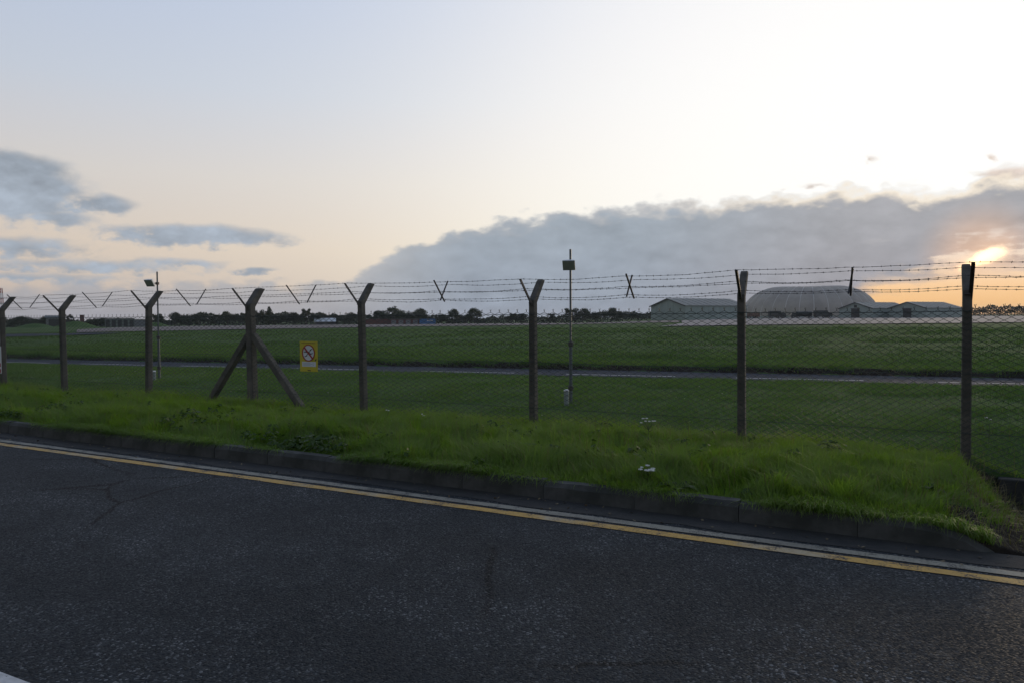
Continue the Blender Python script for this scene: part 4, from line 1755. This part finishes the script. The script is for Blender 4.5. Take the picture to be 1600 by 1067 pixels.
T = [
    # px, distance, top y, width px, kind, label
    (36, 265, 494, 34, 'round', 'dark round tree at the far left, right of the warning plates'),
    (74, 270, 493.5, 22, 'round', 'second dark tree from the left, beside the small gabled building'),
    (60, 280, 497.5, 24, 'wide', 'low bushy tree filling the gap between the two leftmost round trees'),
    (108, 280, 491, 12, 'ragged', 'slim ragged tree just right of the first full fence post'),
    (141, 270, 498, 20, 'wide', 'low tree directly right of the square stack'),
    (158, 268, 496.5, 24, 'round', 'rounded low tree just left of the pale green building'),
    (240, 290, 490, 20, 'ragged', 'thin ragged tree behind the left lamp pole'),
    (248, 285, 491.5, 16, 'round', 'small round tree immediately right of the left lamp pole'),
    (273, 295, 487.5, 20, 'round', 'tall round tree at the start of the long treeline right of the left lamp pole'),
    (292, 300, 491, 26, 'wide', 'broad low tree right of the first tall round tree of the treeline'),
    (312, 300, 490, 22, 'round', 'dark tree right of the broad low tree, between left lamp pole and braced post'),
    (334, 302, 491.5, 18, 'ragged', 'small ragged tree left of the tall dome-topped tree by the braced post'),
    (355, 300, 486, 20, 'round', 'tall dome-topped tree left of the braced fence post'),
    (378, 300, 489.5, 24, 'wide', 'broad tree half hidden by the braced fence post'),
    (407, 300, 483.5, 20, 'wide', 'flat-topped tall tree just right of the braced fence post'),
    (421, 298, 479, 12, 'cone', 'pointed conifer rising above the treeline right of the braced post'),
    (440, 300, 491, 26, 'wide', 'low broad tree between the conifer and the yellow sign column'),
    (457, 300, 487.5, 22, 'round', 'round tree above and left of the yellow sign'),
    (478, 300, 482, 13, 'ragged', 'slender tall tree with gaps directly above the yellow sign'),
    (497, 305, 488.5, 24, 'wide', 'broad tree behind the shed with the pale roof'),
    (524, 310, 491.5, 30, 'wide', 'low wide tree right of the pale-roofed shed'),
    (547, 300, 488, 18, 'round', 'round tree standing apart just left of the fourth fence post'),
    (589, 330, 485, 22, 'ragged', 'ragged tree close to the right of the fourth fence post'),
    (613, 330, 478.5, 38, 'wide', 'biggest broad tree of the skyline, behind the red-brown sheds'),
    (656, 330, 481.5, 24, 'round', 'round tree behind the blue container'),
    (640, 338, 486.5, 22, 'wide', 'lower tree between the biggest tree and the one behind the container'),
    (690, 340, 490, 20, 'wide', 'low tree right of the blue container'),
    (708, 335, 482.3, 19, 'round', 'left one of two round free-standing trees between container and middle post'),
    (742, 335, 481, 25, 'round', 'right one of two round free-standing trees, left of the middle post'),
    (727, 345, 491, 22, 'wide', 'low bush-like tree between the two free-standing round trees'),
    (802, 380, 489, 22, 'wide', 'low tree just left of the middle fence post'),
    (815, 380, 489.5, 14, 'round', 'small round tree touching the middle fence post on its left'),
    (861, 380, 489.5, 12, 'ragged', 'small thin tree between the middle fence post and the tall lamp pole'),
    (893, 375, 481.5, 20, 'ragged', 'ragged tree directly behind the tall lamp pole'),
    (911, 375, 481.5, 24, 'round', 'full round tree right of the tall lamp pole'),
    (930, 380, 487, 26, 'wide', 'low broad tree between the two full trees right of the tall lamp pole'),
    (955, 375, 480.5, 24, 'round', 'full round tree midway between the tall lamp pole and the first hangar'),
    (973, 380, 486, 20, 'wide', 'sloping broad tree right of the full round tree near the first hangar'),
    (997, 385, 488.5, 28, 'wide', 'low dark tree against the left corner of the first hangar'),
]
for q in T:
    place_tree(*q[:6], name='conifer' if q[4] == 'cone' else 'broadleaf_tree')


# continuous low scrub under and between the trees: one mass nobody could count
def scrub(name, pts, nleaf, label, size=.75, seed=3, depth=14, mat=None):
    r = np.random.default_rng(seed)
    P_, T_ = [], []
    xs = np.array([q[0] for q in pts], float)
    ys = np.array([q[1] for q in pts], float)
    Ys = np.array([q[2] for q in pts], float)
    x = r.uniform(xs[0], xs[-1], nleaf)
    ty = np.interp(x, xs, ys)
    Yd = np.interp(x, xs, Ys) + r.uniform(0, 1, nleaf) * depth
    ty = ty + (vnoise(x * .13, x * 0 + seed) - .5) * 7 + (vnoise(x * .5, x * 0 + seed + 4) - .5) * 3
    out = []
    for i in range(nleaf):
        d = ray(x[i], ty[i])
        c = at_depth(x[i], Yd[i])
        ztop = EYE.z + d.z / d.y * Yd[i]
        out.append((c.x, c.y, ztop))
    out = np.array(out)
    g = ground_z(out[:, 0], out[:, 1])
    f = r.uniform(0, 1, nleaf) ** .7
    out[:, 2] = g + np.maximum(out[:, 2] - g, .5) * f
    nn = r.normal(size=(nleaf, 3)) + np.array([0, -1.2, .8])
    nn /= np.linalg.norm(nn, axis=1)[:, None]
    V, F = quads_from_points(out, nn, size, r)
    tone = vnoise(x * .3, f * 3) * .6 + r.random(nleaf) * .4
    o = link(name, fast_mesh(name, V, F, mat or M_leafB, {'tone': np.repeat(tone, 4)}))
    tag(o, label, kind='stuff')


scrub('far_scrub', [(-160, 497, 285), (30, 500, 285), (70, 501, 280), (120, 503, 280), (165, 501, 280), (232, 503, 292), (262, 499, 300), (300, 492.5, 305), (420, 490.5, 305), (560, 492.5, 310),
                    (600, 492, 335), (680, 495, 340), (760, 496, 350), (800, 495, 385), (870, 495, 385), (920, 490, 385), (1010, 490, 390), (1080, 490, 395)], 26000,
      'dark continuous scrub and hedge under the far trees', .85)
scrub('distant_wood', [(1380, 482, 640), (1480, 481.5, 620), (1520, 481, 600), (1600, 479.5, 560), (1720, 478, 560), (2000, 478, 560)], 16000,
      'low distant wood on the skyline right of the hangars', 1.1, 8, 25)

# grassy mounds at the left
def mound(px, Y, w, h, d, label):
    c = at_depth(px, Y)
    n, m = 28, 10
    vs, fs = [], []
    for j in range(m + 1):
        f = j / m
        for k in range(n):
            th = 2 * math.pi * k / n
            wob = 1 + .1 * math.sin(3 * th + px)
            X_, Y_ = c.x + math.cos(th) * w * f * wob, c.y + math.sin(th) * d * f * wob
            vs.append((X_, Y_, gz(X_, Y_) - .15 + (h + .15) * (math.cos(math.pi * f) * .5 + .5)))
    for j in range(m):
        for k in range(n):
            fs.append((j * n + k, j * n + (k + 1) % n, (j + 1) * n + (k + 1) % n, (j + 1) * n + k))
    mb = MB()
    mb.add(vs, fs)
    o = mb.obj('grass_mound', M_turf, smooth=True)
    tag(o, label, kind='structure')


mound(118, 240, 9.0, 2.0, 6, 'low grassy mound left of the green building')
mound(55, 245, 9.0, 1.4, 6, 'low grassy mound at the far left')
mound(243, 262, 7.0, 1.5, 5, 'low grassy mound behind the left lamp pole')


# ------------------------------------------------------------------ grass
M_verge = leaf_mat('verge_grass_blades', (.128, .222, .036), (.225, .325, .062), .55, straw=(.21, .175, .085), rough=.5)
M_field = leaf_mat('field_grass_blades', (.086, .168, .040), (.142, .226, .064), .4, straw=(.17, .15, .075), rough=.6)

M_rough = leaf_mat('rough_grass_blades', (.074, .146, .038), (.118, .190, .056), .3, straw=(.13, .12, .06), rough=.6)


def blades(name, X_, Y_, Z_, H_, Wd, lean, mat, label, seed, segs=2, toward=None, clump=0.0, droop=0.0):
    r = np.random.default_rng(seed)
    n = len(X_)
    th = r.uniform(0, 2 * math.pi, n)
    if clump:
        th = 2 * math.pi * 1.7 * vnoise(X_ * clump + 11, Y_ * clump + 5) + r.normal(size=n) * .75
    if toward is not None:
        th = math.atan2(toward.y, toward.x) + r.normal(size=n) * .6
    fx, fy = np.cos(th), np.sin(th)               # leaning direction
    # blade width axis: mostly across the leaning direction
    wx, wy = -fy, fx
    ln = lean * H_ * r.uniform(.3, 1.5, n)
    hw = Wd * r.uniform(.6, 1.3, n) * .5
    b = np.stack([X_, Y_, Z_ - .01], 1)
    wv = np.stack([wx * hw, wy * hw, np.zeros(n)], 1)
    mid = b + np.stack([fx * ln * .32, fy * ln * .32, H_ * .62], 1)
    tip = b + np.stack([fx * ln, fy * ln, H_ * r.uniform(.8, 1.05, n)], 1)
    if droop:
        tip[:, 2] -= H_ * droop * r.uniform(0, 1.6, n)
    if segs == 2:
        V = np.stack([b - wv, b + wv, mid + wv * .8, mid - wv * .8, tip], 1).reshape(-1, 3)
        k = np.arange(n) * 5
        F = np.concatenate([np.stack([k, k + 1, k + 2], 1), np.stack([k, k + 2, k + 3], 1), np.stack([k + 3, k + 2, k + 4], 1)], 0)
        rep = 5
    else:
        V = np.stack([b - wv, b + wv, tip], 1).reshape(-1, 3)
        k = np.arange(n) * 3
        F = np.stack([k, k + 1, k + 2], 1)
        rep = 3
    tone = np.repeat(r.random(n), rep)
    o = link(name, fast_mesh(name, V, F, mat, {'tone': tone}))
    tag(o, label, kind='stuff')
    return o


def in_view(X_, Y_, lo=-140, hi=1760):
    px = 800 + FPX * X_ / np.maximum(Y_, .1)
    return (Y_ > .5) & (px > lo) & (px < hi)


# verge: lush uncut grass between kerb and fence
r = np.random.default_rng(21)
n = 560000
# denser towards the right, which is nearer
ss_ = -30 + 33.2 * r.random(n) ** .62
pp = 6.47 + 4.2 * r.random(n)
X_ = NV.x * pp + U.x * ss_
Y_ = NV.y * pp + U.y * ss_
keep = in_view(X_, Y_)
cl = vnoise(X_ * 2.2, Y_ * 2.2)
cl2 = vnoise(X_ * .7 + 7, Y_ * .7)
keep &= r.random(n) > bare_mask(pp, ss_) * .985
keep &= r.random(n) < .35 + .9 * cl
keep &= ~((pp > 10.35) & (r.random(n) < .6))
X_, Y_, pp, ss_, cl, cl2 = [a[keep] for a in (X_, Y_, pp, ss_, cl, cl2)]
Z_ = ground_z(X_, Y_)
cl3 = vnoise(X_ * 5.1 + 3, Y_ * 5.1)
H_ = (.045 + .12 * cl2 + .07 * cl + .11 * cl3 * cl3) * r.uniform(.45, 1.3, len(X_))
H_ *= 1.0 - .45 * sst(pp, 6.9, 6.47) - .30 * sst(pp, 9.6, 10.6)
H_ *= 1 - .5 * sst(ss_, -1.2, .7)
tall = r.random(len(X_)) < .012
H_ = np.where(tall, H_ * 1.7, H_)
blades('verge_grass', X_, Y_, Z_, H_, np.full(len(X_), .0062), .75, M_verge, 'long bright green grass on the verge between kerb and fence', 5, clump=1.9)

# grass leaning out over the kerb
n = 60000
ss_ = -24 + 24.6 * r.random(n) ** .7
pp = 6.43 + .25 * r.random(n) ** 1.2
X_ = NV.x * pp + U.x * ss_
Y_ = NV.y * pp + U.y * ss_
cl = vnoise(ss_ * 1.5 + 3, ss_ * 0 + 2.5)
keep = in_view(X_, Y_) & (r.random(n) < sst(cl, .2, .6))
X_, Y_, pp, cl = X_[keep], Y_[keep], pp[keep], cl[keep]
H_ = (.07 + .13 * cl) * r.uniform(.4, 1.25, len(X_))
blades('kerb_grass', X_, Y_, ground_z(X_, Y_), H_, np.full(len(X_), .006), 1.0, M_verge, 'grass and moss creeping over the top of the kerb', 12, toward=-NV, droop=.55)

# dry flowering stalks standing above the grass
n = 2600
ss_ = -24 + 25.5 * r.random(n) ** .7
pp = 6.75 + 3.6 * r.random(n)
X_ = NV.x * pp + U.x * ss_
Y_ = NV.y * pp + U.y * ss_
keep = in_view(X_, Y_) & (r.random(n) < sst(vnoise(X_ * .9, Y_ * .9 + 4), .35, .75))
X_, Y_ = X_[keep], Y_[keep]
H_ = r.uniform(.2, .42, len(X_))
M_straw = leaf_mat('straw_stalks', (.13, .125, .05), (.20, .17, .085), .3)
blades('straw_stalks', X_, Y_, ground_z(X_, Y_), H_, np.full(len(X_), .0045), .45, M_straw, 'thin dry stalks among the verge grass', 14)

# dead grass straggling over the bare soil at the right end
n = 2600
ss_ = .0 + 1.9 * r.random(n)
pp = 6.48 + 3.6 * r.random(n)
keep = bare_mask(pp, ss_) > .3
ss_, pp = ss_[keep], pp[keep]
X_ = NV.x * pp + U.x * ss_
Y_ = NV.y * pp + U.y * ss_
blades('dead_grass', X_, Y_, ground_z(X_, Y_), r.uniform(.04, .15, len(X_)), np.full(len(X_), .006), 1.5, M_straw, 'dead grass straggling over bare soil at the right end of the verge', 17, clump=2.5)

# small broad-leaved weeds all through the verge: one mass
M_weed = leaf_mat('weed_leaves', (.035, .075, .016), (.070, .115, .026), .35)
n = 1500
ss_ = -22 + 21.4 * r.random(n) ** .7
pp = 6.55 + .9 * r.random(n) ** 1.4
pp = np.where(r.random(n) < .4, 6.7 + 3.4 * r.random(n), pp)
cl = vnoise(ss_ * 1.1 + 9, pp * 1.6)
keep = r.random(n) < sst(cl, .4, .75)
ss_, pp = ss_[keep], pp[keep]
nw = len(ss_)
L_ = 9
th = r.uniform(0, 6.28, (nw, L_))
ll = r.uniform(.035, .10, (nw, L_))
cx, cy = NV.x * pp + U.x * ss_, NV.y * pp + U.y * ss_
cz = ground_z(cx, cy) + r.uniform(.03, .16, nw)
PX = (cx[:, None] + np.cos(th) * ll * .8).ravel()
PY = (cy[:, None] + np.sin(th) * ll * .8).ravel()
PZ = (cz[:, None] + r.uniform(-.04, .05, (nw, L_))).ravel()
nn = np.stack([np.cos(th).ravel() * .5, np.sin(th).ravel() * .5, np.ones(nw * L_)], 1) + r.normal(size=(nw * L_, 3)) * .3
nn /= np.linalg.norm(nn, axis=1)[:, None]
V, F = quads_from_points(np.stack([PX, PY, PZ], 1), nn, .065, r)
o = link('verge_weeds', fast_mesh('verge_weeds', V, F, M_weed, {'tone': np.repeat(r.random(nw * L_), 4)}))
tag(o, 'small broad-leaved weeds growing through the verge grass', kind='stuff')

# field: mown turf inside the fence
n = 900000
pp = 10.36 + 24 * r.random(n) ** 1.35
ss_ = -46 + 56 * r.random(n)
X_ = NV.x * pp + U.x * ss_
Y_ = NV.y * pp + U.y * ss_
_, _, q = pq(X_, Y_)
keep = in_view(X_, Y_, -60, 1680) & ((q < -1.08) | (q > 1.62))
cl = vnoise(X_ * 1.4, Y_ * 1.4)
keep &= r.random(n) < (.3 + .8 * cl) * (1 - .8 * sst(pp, 22, 34))
X_, Y_, q, cl = [a[keep] for a in (X_, Y_, q, cl)]
dist = np.hypot(X_, Y_)
Z_ = ground_z(X_, Y_)
H_ = (.035 + .07 * cl * cl + .05 * vnoise(X_ * .3, Y_ * .3)) * r.uniform(.6, 1.3, len(X_))
H_ = np.where((q > 1.6) & (q < 2.4), H_ * 2.0, H_)
blades('field_grass', X_, Y_, Z_, H_, .0065 + .0005 * dist, .7, M_field, 'short mown grass of the airfield inside the fence', 6, segs=1)
# farther turf: sparser, coarser tufts
n = 260000
dd = 20 + 85 * r.random(n) ** 1.5
az = np.radians(r.uniform(-37, 37, n))
X_, Y_ = dd * np.sin(az) , dd * np.cos(az)
_, _, q = pq(X_, Y_)
cl = vnoise(X_ * .5, Y_ * .5)
keep = (q > 3.0) & (r.random(n) < .25 + .8 * cl)
X_, Y_, dd, cl = X_[keep], Y_[keep], dd[keep], cl[keep]
Z_ = ground_z(X_, Y_)
cl4 = vnoise(X_ * .22 + 3, Y_ * .35)
H_ = (.04 + .09 * cl * cl + .14 * sst(cl4, .62, .85)) * r.uniform(.6, 1.4, len(X_))
blades('rough_grass', X_, Y_, Z_, H_, .008 + .0009 * dd, .7, M_rough, 'rougher grass tufts beyond the perimeter road', 8, segs=1)

# ------------------------------------------------------------------ wild flowers and weeds
M_petal = plain('white_petals', (.78, .78, .76), (.66, .66, .64), 40, .7)
M_stem = plain('weed_stem', (.06, .085, .03), (.05, .07, .025), 20, .7)
M_dock = leaf_mat('dock_leaves', (.028, .060, .014), (.045, .08, .018), .3)


def umbel_plant(loc, H, heads, seed, label, group=None, spread=.09):
    r = random.Random(seed)
    root = empty('white_umbel_flower', loc)
    tag(root, label, 'wild flower', group)
    mb = MB()
    tips = []
    mb.tube([(0, 0, -.05), (.01, .004, H * .6)], [.005, .0035], 5)
    for k in range(heads):
        th = k * 2.4 + r.random()
        e = Vector((math.cos(th) * r.uniform(.2, 1) * spread, math.sin(th) * r.uniform(.2, 1) * spread, H * r.uniform(.84, 1.0)))
        mb.tube([(.01, .004, H * .58), e], [.003, .002], 4)
        tips.append(e)
    mb.obj('stalk', M_stem, root)
    for e in tips:
        mb = MB()
        R_ = r.uniform(.011, .022)
        n_ = 16
        for k in range(n_):
            th, rr = k * 2.4, R_ * math.sqrt((k + .5) / n_)
            c_ = e + Vector((math.cos(th) * rr, math.sin(th) * rr, .006 - rr * rr * 5))
            s_ = .0055
            mb.add([c_ + Vector((s_, 0, 0)), c_ + Vector((0, s_, .002)), c_ + Vector((-s_, 0, 0)), c_ + Vector((0, -s_, .002)), c_ + Vector((0, 0, .006)), c_ - Vector((0, 0, .008))],
                   [(0, 1, 4), (1, 2, 4), (2, 3, 4), (3, 0, 4), (1, 0, 5), (2, 1, 5), (3, 2, 5), (0, 3, 5)])
        tag(mb.obj('flower_head', M_petal, root), kind='stuff')
    for k in range(5):
        th = k * 1.3
        mb = MB()
        a = Vector((0, 0, H * .1 * (k + 1)))
        d = Vector((math.cos(th), math.sin(th), .5))
        sd = d.cross(Vector((0, 0, 1))).normalized() * .012
        mb.add([a, a + d * .05 + sd, a + d * .12, a + d * .05 - sd, a + d * .05 + Vector((0, 0, -.004))], [(0, 1, 4), (1, 2, 4), (2, 3, 4), (3, 0, 4)])
        mb.obj('leaf', M_stem, root)


def on_verge(x, y, zc):
    v = gp(x, y, zc)
    return Vector((v.x, v.y, gz(v.x, v.y)))


umbel_plant(on_verge(1012, 690, .2), .36, 7, 1, 'white flower cluster standing above the verge grass top, right of the tall lamp pole', 'white verge flowers', .10)
umbel_plant(on_verge(1012, 762, .12), .20, 9, 2, 'white flower cluster low in the verge just above the kerb', 'white verge flowers', .09)
umbel_plant(on_verge(605, 652, .12), .20, 2, 3, 'tiny white flower at the fence foot right of the fourth post', 'white verge flowers', .04)
umbel_plant(on_verge(661, 660, .12), .20, 2, 4, 'tiny white flower at the fence foot midway between fourth and middle posts', 'white verge flowers', .04)
umbel_plant(on_verge(1545, 676, .12), .34, 2, 6, 'single pale seed head right of the rightmost fence post', 'white verge flowers', .05)


def leafy(loc, n_, L, seed, label, mat=M_dock, wide=.2):
    r = random.Random(seed)
    root = empty('dock_weed', loc, r.random() * 6)
    tag(root, label, 'weed', 'broad-leaved weeds on the verge')
    for k in range(n_):
        th = k * 2.4 + r.random() * .4
        ll = L * r.uniform(.6, 1.15)
        up = r.uniform(.5, 1.1)
        d = Vector((math.cos(th), math.sin(th), 0))
        sd = Vector((-d.y, d.x, 0))
        vs, fs = [], []
        m = 6
        for j in range(m + 1):
            f = j / m
            c_ = d * ll * (f * .85) + Vector((0, 0, ll * up * (f - .75 * f * f) * 1.3))
            w_ = ll * wide * math.sin(math.pi * min(1, f * .92 + .05)) ** .8
            vs += [c_ - sd * w_ + Vector((0, 0, w_ * .3)), c_, c_ + sd * w_ + Vector((0, 0, w_ * .3))]
        for j in range(m):
            fs += [(3 * j, 3 * j + 1, 3 * j + 4, 3 * j + 3), (3 * j + 1, 3 * j + 2, 3 * j + 5, 3 * j + 4)]
        mb = MB()
        mb.add(vs, fs)
        me = mb.mesh('leaf', mat, smooth=True)
        at = me.attributes.new('tone', 'FLOAT', 'POINT')
        at.data.foreach_set('value', np.full(len(me.vertices), r.random() * .9, np.float32))
        link('leaf', me, root)


leafy(on_verge(1056, 770, .12), 12, .24, 1, 'broad-leaved weed just right of the low white flowers')
leafy(on_verge(752, 706, .14), 14, .18, 2, 'dark leafy weed in the verge grass left of the middle fence post')
leafy(on_verge(612, 742, .12), 9, .2, 3, 'small weed overhanging the kerb below the fourth fence post')
leafy(on_verge(1455, 770, .15), 7, .16, 4, 'leafy weed at the right end of the verge above the kerb end')
leafy(on_verge(350, 712, .1), 9, .17, 5, 'weed at the kerb below the braced fence post')

# pale daisies and seed heads sprinkled over the turf
r = np.random.default_rng(4)
n = 240
pp = np.concatenate([10.6 + 7 * r.random(n // 2), 7.0 + 3.2 * r.random(n // 6), 20 + 40 * r.random(n - n // 2 - n // 6)])
ss_ = np.concatenate([-26 + 30 * r.random(n // 2), -16 + 17 * r.random(n // 6), -40 + 70 * r.random(n - n // 2 - n // 6)])
X_, Y_ = NV.x * pp + U.x * ss_, NV.y * pp + U.y * ss_
_, _, q = pq(X_, Y_)
k = (q < -2.2) | (q > 2.6)
# patches of white clover heads beyond the perimeter road
ex = []
for (cx, cy, m, sp_) in ((1124, 541, 40, .9), (1175, 556, 26, .8), (1385, 523, 30, 2.2), (1165, 546, 12, .6), (1270, 540, 10, 2)):
    v = gp(cx, cy, .2)
    for _ in range(m):
        ex.append((v.x + r.normal() * sp_ * 1.3, v.y + r.normal() * sp_))
ex = np.array(ex)
X_, Y_ = np.concatenate([X_[k], ex[:, 0]]), np.concatenate([Y_[k], ex[:, 1]])
Z_ = ground_z(X_, Y_) + r.uniform(.05, .15, len(X_))
rad = .006 + .0007 * np.hypot(X_, Y_) * r.uniform(.5, 1.2, len(X_))
octv = np.array([(1, 0, 0), (0, 1, 0), (-1, 0, 0), (0, -1, 0), (0, 0, .7), (0, 0, -.7)])
octf = np.array([(0, 1, 4), (1, 2, 4), (2, 3, 4), (3, 0, 4), (1, 0, 5), (2, 1, 5), (3, 2, 5), (0, 3, 5)])
V = (np.stack([X_, Y_, Z_], 1)[:, None, :] + octv[None] * rad[:, None, None]).reshape(-1, 3)
F = (octf[None] + (np.arange(len(X_)) * 6)[:, None, None]).reshape(-1, 3)
M_daisy = plain('pale_flower_heads', (.30, .32, .22), (.2, .22, .14), 3, .8)
o = link('meadow_flowers', fast_mesh('meadow_flowers', V, F, M_daisy))
tag(o, 'tiny pale flower heads sprinkled through the grass', kind='stuff')

# dry leaves and grit lying along the gutter
n = 260
pp = 6.34 - np.abs(r.normal(size=n)) * .2
pp[200:] = 6.6 + 2.8 * r.random(60)
ss_ = -22 + 24 * r.random(n)
ss_[200:] = .8 + 1.2 * r.random(60)
X_, Y_ = NV.x * pp + U.x * ss_, NV.y * pp + U.y * ss_
Z_ = np.where(pp < 6.4, .012, ground_z(X_, Y_) + .012)
nn = r.normal(size=(n, 3)) * .35 + np.array([0, 0, 1])
nn /= np.linalg.norm(nn, axis=1)[:, None]
V, F = quads_from_points(np.stack([X_, Y_, Z_], 1), nn, .035, r)
M_lit = plain('dry_leaf', (.20, .16, .10), (.11, .085, .05), 3, .9)
o = link('leaf_litter', fast_mesh('leaf_litter', V, F, M_lit))
tag(o, 'dry leaves and grit along the gutter and on the bare soil', kind='stuff')

# ------------------------------------------------------------------ evening haze: even thin air over the whole field
hz = MB()
hz.box((-2700, -2700, -6.0), (2700, 2700, 22.5))
ho = hz.obj('haze', None)
tag(ho, 'thin evening haze over the airfield', kind='stuff')
hm = bpy.data.materials.new('haze_air')
hm.use_nodes = True
hm.node_tree.nodes.clear()
hout = hm.node_tree.nodes.new('ShaderNodeOutputMaterial')
hv = hm.node_tree.nodes.new('ShaderNodeVolumePrincipled')
hv.inputs['Color'].default_value = (.93, .95, 1.0, 1.0)
hv.inputs['Density'].default_value = HAZE
hv.inputs['Anisotropy'].default_value = .0
hm.node_tree.links.new(hv.outputs[0], hout.inputs['Volume'])
ho.data.materials.append(hm)
